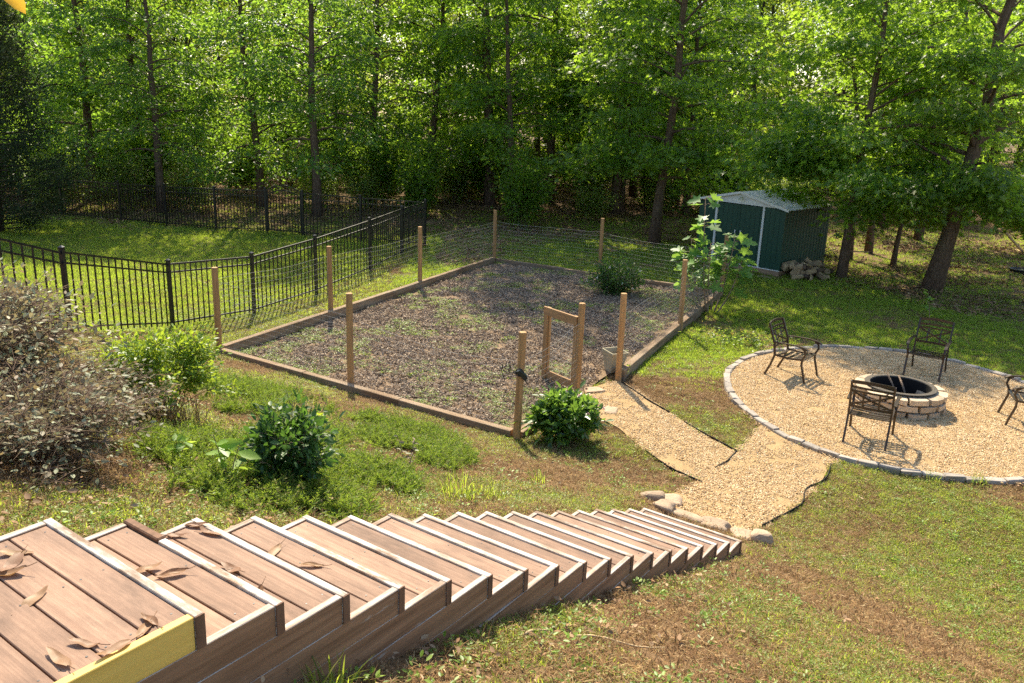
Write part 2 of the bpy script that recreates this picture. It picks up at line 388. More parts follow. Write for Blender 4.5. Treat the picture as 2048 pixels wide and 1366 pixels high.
# ------------------------------------------------------------------ scatter of small stuff: points carry rotation and size, the tufts are instanced
def hidden(name, me): return bpy.data.objects.new(name, me)
def scatter(name, sets, kind='stuff', label=None, cat=None):
    """sets: list of (mesh, points Nx3, rotation Nx3, scale N)"""
    P = np.concatenate([s[1] for s in sets]); Q = np.concatenate([s[2] for s in sets]); S = np.concatenate([s[3] for s in sets])
    I = np.concatenate([np.full(len(s[1]), k) for k, s in enumerate(sets)])
    me = bpy.data.meshes.new(name); me.vertices.add(len(P)); me.vertices.foreach_set('co', P.astype(np.float32).ravel())
    a = me.attributes.new('rot', 'FLOAT_VECTOR', 'POINT'); a.data.foreach_set('vector', Q.astype(np.float32).ravel())
    a = me.attributes.new('siz', 'FLOAT', 'POINT'); a.data.foreach_set('value', S.astype(np.float32))
    a = me.attributes.new('idx', 'INT', 'POINT'); a.data.foreach_set('value', I.astype(np.int32))
    me.update()
    ob = link(name, me); tag(ob, label, cat, None, kind)
    ng = bpy.data.node_groups.new(name + '_nodes', 'GeometryNodeTree')
    ng.interface.new_socket('Geometry', in_out='INPUT', socket_type='NodeSocketGeometry'); ng.interface.new_socket('Geometry', in_out='OUTPUT', socket_type='NodeSocketGeometry')
    N = ng.nodes; L = ng.links; gi = N.new('NodeGroupInput'); go = N.new('NodeGroupOutput'); jg = N.new('GeometryNodeJoinGeometry')
    def attr(n, ty): o = N.new('GeometryNodeInputNamedAttribute'); o.data_type = ty; o.inputs[0].default_value = n; return o.outputs[0]
    ra, sa, ia = attr('rot', 'FLOAT_VECTOR'), attr('siz', 'FLOAT'), attr('idx', 'INT')
    er = N.new('FunctionNodeEulerToRotation'); L.new(ra, er.inputs[0])
    for k, s in enumerate(sets):
        oi = N.new('GeometryNodeObjectInfo'); oi.inputs['Object'].default_value = hidden(name + '_piece', s[0]); oi.inputs['As Instance'].default_value = True
        ip = N.new('GeometryNodeInstanceOnPoints'); cmp = N.new('FunctionNodeCompare'); cmp.data_type = 'INT'; cmp.operation = 'EQUAL'
        L.new(ia, cmp.inputs[2]); cmp.inputs[3].default_value = k
        L.new(gi.outputs[0], ip.inputs['Points']); L.new(cmp.outputs[0], ip.inputs['Selection']); L.new(oi.outputs['Geometry'], ip.inputs['Instance'])
        L.new(er.outputs[0], ip.inputs['Rotation']); L.new(sa, ip.inputs['Scale']); L.new(ip.outputs[0], jg.inputs[0])
    L.new(jg.outputs[0], go.inputs[0])
    md = ob.modifiers.new('scatter', 'NODES'); md.node_group = ng
    return ob
# ------------------------------------------------------------------ leaves
LEAF = {}
def _leaf(name, outline, fold=.12):
    """outline: right half from base to tip (x>=0, y); mirrored, folded along the midrib"""
    o = np.array(outline, float); n = len(o)
    V = [(0, 0, 0)] + [(x, y, abs(x) * fold * 2) for x, y in o[:-1]] + [(0, o[-1][1], 0)] + [(-x, y, abs(x) * fold * 2) for x, y in o[:-1][::-1]]
    k = len(V); mid = n  # tip index
    LEAF[name] = (np.array(V), [tuple(range(0, mid + 1)), (0,) + tuple(range(mid, k))])
_leaf('oval', [(.20, .25), (.22, .6), (0, 1)])
_leaf('narrow', [(.12, .3), (.11, .65), (0, 1)])
_leaf('blade', [(.17, .22), (.23, .5), (.15, .8), (0, 1)], .2)
_leaf('star', [(.38, -.08), (.17, .22), (.52, .48), (.15, .5), (0, 1)], .08)
_leaf('fig', [(.40, -.05), (.24, .22), (.50, .50), (.19, .52), (.20, .78), (0, 1)], .1)
_leaf('quad', [(.26, .45), (0, 1)], .15)
def unit(v): return v / (np.linalg.norm(v, axis=-1, keepdims=True) + 1e-12)
def leaves_arrays(kind, pos, d, nrm, size):
    B, F = LEAF[kind]; d = unit(d); x = unit(np.cross(d, nrm)); n = np.cross(x, d)
    M = len(pos); k = len(B); size = np.broadcast_to(size, (M,))
    V = pos[:, None, :] + size[:, None, None] * (B[None, :, 0:1] * x[:, None] + B[None, :, 1:2] * d[:, None] + B[None, :, 2:3] * n[:, None])
    fl = np.concatenate([np.array(f) for f in F]); lens = [len(f) for f in F]; tot = len(fl)
    loops = (fl[None] + (np.arange(M) * k)[:, None]).ravel()
    st = np.concatenate([[0], np.cumsum(lens)[:-1]]); starts = (st[None] + (np.arange(M) * tot)[:, None]).ravel()
    return V.reshape(-1, 3), loops, starts
def leaf_mesh(name, kind, pos, d, nrm, size, mat):
    V, l, s = leaves_arrays(kind, pos, d, nrm, size); return np_mesh(name, V, l, s, mat)
def merge_arrays(parts):
    V = []; L = []; S = []; nv = nl = 0
    for v, l, s in parts: V.append(v); L.append(l + nv); S.append(s + nl); nv += len(v); nl += len(l)
    return np.concatenate(V), np.concatenate(L), np.concatenate(S)
def rdir(r, n, zb=0., zs=1.):
    v = r.normal(size=(n, 3)); v[:, 2] = v[:, 2] * zs + zb; return unit(v)
# ------------------------------------------------------------------ ground
def axis(lo, hi, fine_lo, fine_hi, step, grow=1.12):
    a = list(np.arange(fine_lo, fine_hi + 1e-6, step)); s = step
    while a[-1] < hi: s *= grow; a.append(a[-1] + s)
    s = step; b = [fine_lo]
    while b[-1] > lo: s *= grow; b.append(b[-1] - s)
    return np.array(b[1:][::-1] + a)
def cover(x, y):
    """lawn share and forest-duff share of the ground"""
    s = CS * x + SN * y; q = -SN * x + CS * y
    n = fbm(x * .9, y * .9, 3, 5); n2 = fbm(x * .35, y * .35, 11, 3)
    lawn = np.full(np.shape(x), .42)
    left = inpoly(x, y, LAWN_LEFT); lawn = np.where(left, .9, lawn)
    strip = (q > 8.6) & (x < 0) & (y > 14) & ~left; lawn = np.where(strip, .75, lawn)
    back = (y > 14.5) & (s > 9.6) & (x > -3.2); lawn = np.where(back, .85, lawn)
    fr = (s < 11.5) & (q < 2.6); lawn = np.where(fr, .44 + .55 * sm(1.5, 5, x - (y - 5) * .25) + .0 * n, lawn)
    lawn = np.clip(lawn + (n - .5) * 2.3 * (1 - .7 * left), 0, 1)
    edge = 27.5 + 3.0 * np.sin(x * .35) + 2.5 * (n2 - .5) * 2 - 4.0 * sm(9, 13, x) - 1.5 * sm(3, 8, x)
    duff = sm(-1.5, 1.5, y - np.where(x < -2.5, 30.2, edge) + (n - .5) * 5)
    return lawn, duff
gx = axis(-75, 75, -9, 12, .14); gy = axis(-14, 130, 1, 27, .14)
X, Y = np.meshgrid(gx, gy); Z = hz(X, Y)
bump = (fbm(X * 2.2, Y * 2.2, 5, 3) - .5) * .05 + (fbm(X * .25, Y * .25, 8, 3) - .5) * .25 * sm(26, 36, Y)
inbed = inpoly(X, Y, BED) | inpoly(X, Y, CIRCLE) | inpoly(X, Y, PATH)
Z = Z + np.where(inbed, -.02, bump)
nx, ny = len(gx), len(gy)
i = (np.arange(ny - 1)[:, None] * nx + np.arange(nx - 1)[None]).ravel()
me = np_mesh('ground', np.stack([X, Y, Z], -1).reshape(-1, 3), np.stack([i, i + 1, i + nx + 1, i + nx], -1).ravel(), np.arange(len(i)) * 4, MT['ground'], True)
lw, df = cover(X, Y)
ca = me.attributes.new('cover', 'FLOAT_COLOR', 'POINT')
ca.data.foreach_set('color', np.stack([lw, df, lw * 0, lw * 0 + 1], -1).astype(np.float32).ravel())
tag(link('ground', me), 'sloping back yard ground of soil and thatch', None, None, 'structure')
def gz(x, y):
    x = np.asarray(x, float); y = np.asarray(y, float)
    return hz(x, y) + np.where(inpoly(x, y, BED) | inpoly(x, y, CIRCLE) | inpoly(x, y, PATH), -.02, (fbm(x * 2.2, y * 2.2, 5, 3) - .5) * .05 + (fbm(x * .25, y * .25, 8, 3) - .5) * .25 * sm(26, 36, y))
def sheet(name, poly, z, mat, label, amp=.02, step=.12, kind='structure', edge_drop=0.0, rise=None):
    """filled polygon following the terrain, as a small grid clipped to the polygon"""
    p = np.array(poly); xs = np.arange(p[:, 0].min() - step, p[:, 0].max() + step, step); ys = np.arange(p[:, 1].min() - step, p[:, 1].max() + step, step)
    A, B = np.meshgrid(xs, ys); ins = inpoly(A, B, poly); dd = polydist(A, B, poly)
    # pull outside grid points that are next to the outline onto it
    A2, B2 = A.copy(), B.copy(); out = ~ins & (dd < step * 1.5)
    for (r, c) in np.argwhere(out):
        best = 1e9
        for k in range(len(p)):
            a, b = p[k], p[(k + 1) % len(p)]; ab = b - a; t = np.clip(((A[r, c] - a[0]) * ab[0] + (B[r, c] - a[1]) * ab[1]) / (ab @ ab), 0, 1); w = a + t * ab
            d = (w[0] - A[r, c]) ** 2 + (w[1] - B[r, c]) ** 2
            if d < best: best = d; A2[r, c], B2[r, c] = w
    ok = ins | out; Zs = hz(A2, B2) + z + (fbm(A2 * 1.7, B2 * 1.7, 21, 4) - .5) * amp
    if rise is not None: Zs = Zs + rise(A2, B2)
    n, m = A.shape; idx = -np.ones(n * m, int); idx[ok.ravel()] = np.arange(ok.sum())
    q = (np.arange(n - 1)[:, None] * m + np.arange(m - 1)[None]).ravel(); Q = np.stack([q, q + 1, q + m + 1, q + m], -1)
    keep = ok.ravel()[Q].all(1) & ins.ravel()[Q].any(1); Q = idx[Q[keep]]
    me = np_mesh(name, np.stack([A2, B2, Zs], -1).reshape(-1, 3)[ok.ravel()], Q.ravel(), np.arange(len(Q)) * 4, mat, True)
    return tag(link(name, me), label, None, None, kind)
def mulch_rise(x, y): return .06 * sm(.2, 1.6, polydist(x, y, BED)) - .0
sheet('garden_soil', BED, .03, MT['mulchbase'], 'brown mulched soil inside the timber garden bed', .07, .14, rise=mulch_rise)
sheet('gravel_patio', CIRCLE, .03, MT['gravelbase'], 'round tan gravel patio around the fire pit', .02, .14)
sheet('gravel_path', PATH, .018, MT['gravelbase'], 'tan gravel path from the stairs to the garden gate and the patio', .02, .1)

# ------------------------------------------------------------------ stuff on the ground
def blades_mesh(name, n, rad, h, w, mat, lean=.5, seg=2, seed=1):
    r = np.random.default_rng(seed); V = []; L = []; S = []; nv = nl = 0
    for _ in range(n):
        a = r.uniform(0, 2 * math.pi); rr = rad * math.sqrt(r.uniform()); b = np.array((rr * math.cos(a), rr * math.sin(a), -.006))
        t = r.uniform(0, 2 * math.pi); dr = np.array((math.cos(t), math.sin(t), 0)); sd_ = np.array((-dr[1], dr[0], 0)); hh = h * r.uniform(.5, 1.15); ln = lean * r.uniform(.2, 1.3); ww = w * r.uniform(.7, 1.3)
        pts = []
        for k in range(seg + 1):
            u = k / seg; c = b + dr * hh * ln * u * u + np.array((0, 0, hh * (u - .28 * ln * u * u)))
            if k == seg: pts.append(c)
            else: e = ww * (1 - .45 * u) / 2; pts += [c - sd_ * e, c + sd_ * e]
        V += pts; m = len(pts)
        for k in range(seg):
            f = [2 * k, 2 * k + 1, 2 * k + 3, 2 * k + 2] if k < seg - 1 else [2 * k, 2 * k + 1, 2 * k + 2]
            S.append(nl); L += [i + nv for i in f]; nl += len(f)
        nv += m
    return np_mesh(name, np.array(V), np.array(L), np.array(S), mat)
def chips_mesh(name, n, half, lo, hi, mat, thick=.006, seed=1, aspect=(.25, .6), tilt=.5, up_=.012):
    r = np.random.default_rng(seed); mb = MB()
    for _ in range(n):
        l = r.uniform(lo, hi); w = l * r.uniform(*aspect); c = np.array((r.uniform(-half, half), r.uniform(-half, half), r.uniform(0, up_)))
        a = r.uniform(0, math.pi); ti = r.normal() * tilt; ro = r.normal() * tilt
        m = np.array(Matrix.Rotation(a, 3, 'Z') @ Matrix.Rotation(ti, 3, 'Y') @ Matrix.Rotation(ro, 3, 'X'))
        b = np.array([(-l, -w, 0), (l, -w * .7, 0), (l * .9, w, 0), (-l * .8, w * .8, 0)]) / 2
        t = np.array((0, 0, thick)); mb.add(np.concatenate([b, b + t]) @ m.T + c, [(3, 2, 1, 0), (4, 5, 6, 7), (0, 1, 5, 4), (1, 2, 6, 5), (2, 3, 7, 6), (3, 0, 4, 7)])
    return mb.mesh(name, mat)
def pebbles_mesh(name, n, half, lo, hi, mat, seed=1):
    r = np.random.default_rng(seed); mb = MB()
    o = np.array([(1, 0, 0), (-1, 0, 0), (0, 1, 0), (0, -1, 0), (0, 0, 1), (0, 0, -1.)]); F = [(0, 2, 4), (2, 1, 4), (1, 3, 4), (3, 0, 4), (2, 0, 5), (1, 2, 5), (3, 1, 5), (0, 3, 5)]
    for _ in range(n):
        s = r.uniform(lo, hi) / 2; V = o * (s, s * r.uniform(.6, .95), s * r.uniform(.45, .75)) * r.uniform(.8, 1.2, (6, 1))
        m = np.array(Matrix.Rotation(r.uniform(0, 6.28), 3, 'Z') @ Matrix.Rotation(r.normal() * .5, 3, 'X'))
        mb.add(V @ m.T + (r.uniform(-half, half), r.uniform(-half, half), r.uniform(-.002, .008)), F)
    return mb.mesh(name, mat)
def leaflitter_mesh(name, n, half, size, mat, seed=1, kind='blade'):
    r = np.random.default_rng(seed); pos = np.stack([r.uniform(-half, half, n), r.uniform(-half, half, n), r.uniform(.004, .03, n)], -1)
    d = rdir(r, n, 0, .25); nr = rdir(r, n, 2.0, .5); return leaf_mesh(name, kind, pos, d, nr, size * r.uniform(.6, 1.3, n), mat)
def sample(poly_box, n, keep, r):
    x0, x1, y0, y1 = poly_box; x = r.uniform(x0, x1, n); y = r.uniform(y0, y1, n); p = keep(x, y); k = r.uniform(size=n) < p; return x[k], y[k]
# the picture only sees a wedge in front of the camera
def wedge(x, y, m=.06): return (np.abs(x) < (y * .66 + 1.2 + m * y)) & (y > 1.5)
def sets_from(meshes, x, y, z, r, s0, s1, tilt=.12, szmul=None):
    idx = r.integers(0, len(meshes), len(x)); out = []
    rot = np.stack([r.normal(0, tilt, len(x)), r.normal(0, tilt, len(x)), r.uniform(0, 6.28, len(x))], -1); s = r.uniform(s0, s1, len(x))
    if szmul is not None: s = s * szmul
    P = np.stack([x, y, z], -1)
    for k, m in enumerate(meshes):
        q = idx == k
        if q.any(): out.append((m, P[q], rot[q], s[q]))
    return out
HARD = lambda x, y: inpoly(x, y, BED) | inpoly(x, y, CIRCLE) | inpoly(x, y, PATH)
def on_stairs(x, y, m=0.0):
    s = CS * x + SN * y; q = -SN * x + CS * y
    return (s < 8.0 + m) & (q > 2.38 - m) & (q < 3.60 + m)
JUN = [(-2.6, 4.9), (-3.0, 6.2), (-2.9, 8.0), (-4.0, 9.6), (-4.9, 11.2), (-3.9, 12.0), (-2.6, 11.4), (-1.7, 10.6), (-.4, 9.9), (-.3, 8.8), (-.6, 7.5), (-1.2, 6.4), (-1.9, 5.2)]
JUNC = [(-2.2, 6.3, .9, 1), (-1.75, 5.6, .8, 1), (-1.1, 9.4, .75, .62), (-3.55, 10.6, .8, .8), (-2.1, 8.0, .5, .65), (-1.6, 10.2, .5, 1), (-2.9, 8.9, .45, .9), (-.75, 8.7, .45, .6), (-1.2, 6.9, .5, .7)]
def jun(x, y):
    v = np.zeros(np.shape(x))
    for a, b, c, e in JUNC: v = np.maximum(v, 1 - np.hypot(x - a, (y - b) * e) / c)
    return v
r = np.random.default_rng(11)
gm = [blades_mesh('grass_tuft', 16, .07, .06, .0068, MT['grass'], .7, 2, k) for k in range(3)]
gl = [blades_mesh('lush_tuft', 18, .07, .075, .006, MT['grassdark'], .6, 2, 10 + k) for k in range(3)]
gd = [blades_mesh('dry_tuft', 16, .09, .055, .0075, MT['dry'], 1.5, 2, 20 + k) for k in range(3)]
def k_grass(x, y):
    lw, df = cover(x, y); q = np.where(HARD(x, y) | on_stairs(x, y), 0, 1.0) * wedge(x, y)
    return q * np.clip(lw * 1.1 - .06, 0, 1) * (1 - .75 * df) * np.clip(1 - 1.2 * jun(x, y), 0, 1)
def in_lush(x, y): return inpoly(x, y, LAWN_LEFT) | ((y > 14.5) & (x > -3.2) & (CS * x + SN * y > 9.6))
x, y = sample((-24, 22, 1.5, 36), 420000, k_grass, r); lush = in_lush(x, y) & (r.uniform(size=len(x)) < np.where(inpoly(x, y, LAWN_LEFT), .45, .8))
far = np.clip(y / 14, .85, 1.5)
keep = r.uniform(size=len(x)) < 1 / far ** 1.3; x, y, lush, far = x[keep], y[keep], lush[keep], far[keep]
z = gz(x, y)
scatter('lawn_grass', sets_from(gm, x[~lush], y[~lush], z[~lush], r, .55, 1.15, .15, far[~lush]) + sets_from(gl, x[lush], y[lush], z[lush], r, .55, 1.1, .15, far[lush]),
        label='short patchy green lawn grass over the yard', cat='grass')
def k_dry(x, y):
    lw, df = cover(x, y); s = CS * x + SN * y
    b = np.where(in_lush(x, y), .16, .95 - .4 * lw)
    return np.where(HARD(x, y) | on_stairs(x, y), 0, 1.0) * wedge(x, y) * np.clip(b, 0, 1) * (1 - df)
x, y = sample((-10, 14, 1.5, 27), 330000, k_dry, r)
scatter('dry_thatch', sets_from(gd, x, y, gz(x, y) - .004, r, .5, 1.15, .2), label='dry straw-coloured dead grass between the green patches', cat='dry grass')
# broad-leaved weeds and clover in the lawn
def weed_mesh(seed, size=.024, n=14, rad=.06, mat='lf_weed', kind='oval', h=.035):
    q = np.random.default_rng(seed); a = q.uniform(0, 6.28, n); rr = rad * np.sqrt(q.uniform(size=n)); pos = np.stack([rr * np.cos(a), rr * np.sin(a), q.uniform(.005, h, n)], -1)
    d = np.stack([np.cos(a), np.sin(a), q.uniform(-.2, .5, n)], -1); return leaf_mesh('weed', kind, pos, d, rdir(q, n, 2.2, .5), size * q.uniform(.7, 1.4, n), MT[mat])
wm = [weed_mesh(k) for k in range(3)]
def k_weed(x, y):
    lw, df = cover(x, y); n = fbm(x * 1.3, y * 1.3, 40, 3)
    return np.where(HARD(x, y) | on_stairs(x, y, .0), 0, 1.0) * wedge(x, y) * np.maximum(sm(.46, .64, n) * (.5 + .4 * df), .8 * sm(.35, .1, np.abs(-SN * x + CS * y - 2.2)) * sm(.45, .6, fbm(x * 2.5, y * 2.5, 47, 2)) * (CS * x + SN * y < 8))
x, y = sample((-10, 18, 1.5, 36), 75000, k_weed, r)
ng_ = fbm(x * 1.1, y * 1.1, 44, 3)
wm2 = [weed_mesh(7 + k, .017, 22, .075, 'grass', 'oval', .03) for k in range(3)]
x4, y4 = sample((-8, 12, 1.5, 18), 150000, lambda a, b: np.where(HARD(a, b) | on_stairs(a, b), 0, 1.0) * wedge(a, b) * np.clip(cover(a, b)[0] * 1.15 - .1, 0, 1) * (CS * a + SN * b < 13) * .75, r)
bedx, bedy = sample((-5.2, 5.4, 11.3, 25), 26000, lambda a, b: inpoly(a, b, BED) * sm(.5, .62, fbm(a * 1.4, b * 1.4, 51, 3)) * .7 * (polydist(a, b, BED) > .15), r)
scatter('low_weeds', sets_from(wm2, x4, y4, gz(x4, y4), r, .6, 1.3) + sets_from(wm, x, y, gz(x, y), r, .6, 1.5) + sets_from(wm, bedx, bedy, hz(bedx, bedy) + .06 + mulch_rise(bedx, bedy) * .8, r, .5, 1.3), label='low broad-leaved weeds in the lawn and garden bed', cat='weeds')
# gravel
pm = [pebbles_mesh('pebble_patch', 58, .09, .015, .033, MT['pebble'], 30 + k) for k in range(4)]
x, y = sample((3.4, 10.2, 10.2, 17.2), 5200, lambda a, b: inpoly(a, b, CIRCLE) * wedge(a, b, .1) * (polydist(a, b, CIRCLE) > .0), r)
x2, y2 = sample((1.0, 4.9, 8.3, 14.3), 3000, lambda a, b: inpoly(a, b, PATH) * (polydist(a, b, PATH) > .01) * np.clip(.22 + 1.5 * sm(.34, .56, fbm(a * 1.6, b * 1.6, 61, 3)), 0, 1), r)
scatter('pea_gravel', sets_from(pm, x, y, hz(x, y) + .03 + (fbm(x * 1.7, y * 1.7, 21, 4) - .5) * .02, r, .8, 1.2, .02) + sets_from(pm, x2, y2, hz(x2, y2) + .018 + (fbm(x2 * 1.7, y2 * 1.7, 21, 4) - .5) * .02, r, .8, 1.2, .02),
        label='loose tan pea gravel covering the patio and path', cat='gravel')
# mulch chips
cm = [chips_mesh('mulch_patch', 56, .12, .014, .055, MT['mulch'], .005, 40 + k, (.16, .5), .45, .03) for k in range(4)]
x, y = sample((-5.4, 5.5, 11.2, 25.2), 9500, lambda a, b: inpoly(a, b, BED) * (polydist(a, b, BED) > .14) * np.clip(.45 + .8 * fbm(a * 1.2, b * 1.2, 71, 3), 0, 1), r)
scatter('mulch_chips', sets_from(cm, x, y, hz(x, y) + .028 + mulch_rise(x, y) + (fbm(x * 1.7, y * 1.7, 21, 4) - .5) * .07, r, .8, 1.3, .08), label='shredded bark mulch over the garden bed', cat='mulch')
# fallen leaves: forest floor, bank and foot of the stairs
lm = [leaflitter_mesh('litter_patch', 14, .16, .075, MT['litter'], 50 + k, 'blade') for k in range(4)]
lf = [leaflitter_mesh('litter_patch_small', 9, .16, .045, MT['litter'], 60 + k, 'oval') for k in range(3)]
def k_lit(x, y):
    lw, df = cover(x, y); n = fbm(x * .8, y * .8, 81, 3); return wedge(x, y) * np.where(HARD(x, y), 0, 1) * df * sm(.32, .55, n)
x, y = sample((-26, 28, 19, 46), 34000, k_lit, r)
def k_lit2(x, y):
    s = CS * x + SN * y; q = -SN * x + CS * y; a = sm(.75, .1, np.abs(q - 2.15)) * sm(7.2, 4.0, s) * (s > 1); b = (1 - sm(.2, 1.1, np.hypot(x + 2.2, y - 4.9)))
    return np.where(on_stairs(x, y, .02) | HARD(x, y), 0, 1) * np.clip(.02 + .5 * a + .6 * b, 0, 1)
x2, y2 = sample((-6, 8, 2.2, 11), 5200, k_lit2, r)
x3, y3 = sample((-5.4, 5.5, 11.2, 25.2), 900, lambda a, b: inpoly(a, b, BED) * .5, r)
scatter('fallen_leaves', sets_from(lm, x, y, gz(x, y), r, .8, 1.5) + sets_from(lf, x2, y2, gz(x2, y2) + .01, r, .6, 1.2) + sets_from(lf, x3, y3, hz(x3, y3) + .05 + mulch_rise(x3, y3), r, .4, .8), label='brown fallen leaves on the woodland floor and the bank', cat='leaf litter')
# juniper groundcover on the bank
def juniper_mesh(seed):
    q = np.random.default_rng(seed); P = []; D = []; Nn = []; S = []
    for _ in range(9):
        a = q.uniform(0, 6.28); el = q.uniform(.25, 1.0); dr = np.array((math.cos(a) * math.cos(el), math.sin(a) * math.cos(el), math.sin(el))); L = q.uniform(.10, .22)
        for u in np.linspace(.15, 1, 13):
            for sg in (-1, 1):
                sd_ = np.array((-math.sin(a), math.cos(a), 0)) * sg; P.append(dr * L * u); D.append(dr * .8 + sd_ * .8 + q.normal(size=3) * .3); Nn.append(q.normal(size=3) + (0, 0, 1)); S.append(.034 * q.uniform(.7, 1.3) * (1.15 - .5 * u))
    return leaf_mesh('juniper_sprig', 'narrow', np.array(P), np.array(D), np.array(Nn), np.array(S), MT['lf_juniper'])
jm = [juniper_mesh(70 + k) for k in range(4)]
x, y = sample((-6, .5, 4.3, 12.5), 22000, lambda a, b: np.clip(jun(a, b) * 2.4, 0, 1) * np.where(on_stairs(a, b, .05), 0, 1) * sm(.3, .5, fbm(a * 2.5, b * 2.5, 91, 3)) + .018 * inpoly(a, b, JUN), r)
scatter('juniper_groundcover', sets_from(jm, x, y, gz(x, y) + .10 * np.clip(jun(x, y), 0, 1) * r.uniform(.2, 1, len(x)), r, .6, 1.15, .3), label='creeping green juniper sprawling over the bank beside the stairs', cat='groundcover')
# ------------------------------------------------------------------ woody plants
def bez(p0, p1, p2, n):
    t = np.linspace(0, 1, n)[:, None]; return (1 - t) ** 2 * p0 + 2 * t * (1 - t) * p1 + t * t * p2
def tree_meshes(name, seed, h, base, rad, n_limb, n_twig, n_leaf, kind, size, tr, mats, lean=(0, 0), low_bias=1.0, droop=.25, flat=.35, top=1.0, spread=.34, extra=(), thin=.6):
    """returns trunk mesh and crown mesh of a broad-leaved tree; base = height of the lowest limbs"""
    q = np.random.default_rng(seed); mb = MB(); nn = 9
    t = np.linspace(0, 1, nn); wob = np.cumsum(q.normal(0, .012 * h, (nn, 2)), 0) * t[:, None]
    ax = np.stack([lean[0] * h * t + wob[:, 0], lean[1] * h * t + wob[:, 1], h * t - .15], -1)
    rr = tr * (1 - .86 * t) * (1 + .35 * np.exp(-t * 28)); mb.tube(ax, rr, 9)
    at = lambda u: np.array([np.interp(u, t, ax[:, k]) for k in range(3)])
    P = []; D = []; O = []; ex = list(extra)
    for i in range(n_limb + len(ex)):
        u = base / h + (1 - base / h) * ((i + q.uniform(0, .8)) / n_limb) ** low_bias * .97; c = (u * h - base) / (h - base)
        L = rad * (math.sin(math.pi * min(1, .28 + .72 * c)) ** .7 * .9 + .12) * q.uniform(.65, 1.2) * (1 - .25 * c)
        a = i * 2.4 + q.normal() * .5; rise = q.uniform(.05, .55) + .5 * c
        if i >= n_limb: hx, a, L, rise = ex[i - n_limb]; u = hx / h
        p0 = at(u); o = np.array((math.cos(a), math.sin(a), 0)); p2 = p0 + o * L + np.array((0, 0, L * (rise - droop))); p1 = p0 + o * L * .5 + np.array((0, 0, L * rise * .75))
        lp = bez(p0, p1, p2, 6); r0 = max(.012, rr[0] * .28 * (1 - .7 * u) * L / rad); mb.tube(lp, np.linspace(r0, .006, 6), 5, False)
        for k in range(n_twig if i < n_limb else n_twig * 3):
            v = q.uniform(.28, 1.0) ** .7; w = np.array([np.interp(v, np.linspace(0, 1, 6), lp[:, m]) for m in range(3)])
            dr = unit(o * .6 + q.normal(size=3) * (.8, .8, .35)); tl = q.uniform(.3, .9) * spread / .34 * (1.2 - .4 * v); e = w + dr * tl + np.array((0, 0, -tl * droop * .8))
            if k % 2 == 0: mb.tube([w, (w + e) / 2 + (0, 0, .04), e], [.009, .006, .003], 3, False)
            P.append((w + e) / 2 + (e - w) * .2); D.append(tl); O.append(dr)
    P = np.array(P); D = np.array(D); O = np.array(O); wz = thin + (1 - thin) * (1 - sm(5.8, 8.8, P[:, 2])); pick = q.choice(len(P), n_leaf, p=wz / wz.sum())
    off = q.normal(size=(n_leaf, 3)) * np.stack([D[pick] * .55 + .1] * 3, -1) * (1, 1, flat)
    pos = P[pick] + off; hd = unit(off * (1, 1, 0) + O[pick] * .35 + q.normal(size=(n_leaf, 3)) * .25)
    hd[:, 2] = -q.uniform(.05, .9, n_leaf); nr = rdir(q, n_leaf, 1.3, .6)
    tm = mb.mesh(name + '_trunk', mats[0], True)
    return tm, leaf_mesh(name + '_crown', kind, pos, hd, nr, size * q.uniform(.6, 1.25, n_leaf), mats[1])
def make_tree(name, meshes, loc, rz, sc, label, group=None, cat='tree', crown='crown', trunk='trunk', tilt=(0, 0)):
    e = empty(name, loc, rz); e.scale = sc if hasattr(sc, '__len__') else (sc,) * 3; e.rotation_euler = (tilt[0], tilt[1], rz)
    link(trunk, meshes[0], e); link(crown, meshes[1], e); return tag(e, label, cat, group)
GUM = (MT['bark'], MT['lf_gum']); OVAL = (MT['bark'], MT['lf_oval']); FAR = (MT['barkdark'], MT['lf_far'])
# sweetgums standing free at the edge of the lawn
g1 = tree_meshes('sweetgum_a', 101, 13.5, 2.1, 3.3, 46, 12, 19000, 'star', .18, .135, GUM, (.01, 0), 1.1, .3, extra=[(3.5, 3.4, 1.8, .25), (2.9, .2, 2.2, .15), (4.0, 3.1, 2.6, .25)])
g2 = tree_meshes('sweetgum_b', 102, 14.5, 2.6, 3.8, 48, 12, 19000, 'star', .18, .235, GUM, (.125, -.01), 1.1, .3, extra=[(3.1, 3.3, 3.2, .05), (3.4, 3.8, 3.0, .1), (2.9, .1, 2.4, .05), (3.0, 5.5, 2.6, .05), (3.6, 4.4, 2.6, .1)])
g3 = tree_meshes('sweetgum_c', 103, 15.5, 2.4, 3.2, 46, 12, 20000, 'star', .18, .185, GUM, (.0, 0), 1.1, .3)
make_tree('sweetgum_tree', g1, (9.804, 24.815, -.05), 0, 1, 'slender sweetgum with straight trunk just right of the green shed')
make_tree('sweetgum_tree', g2, (11.821, 23.414, -.05), 0, 1, 'thick sweetgum trunk leaning right, standing behind the patio chairs')
make_tree('sweetgum_tree', g3, (4.947, 29.918, -.05), 1.0, 1, 'sweetgum with rough grey trunk left of the shed')
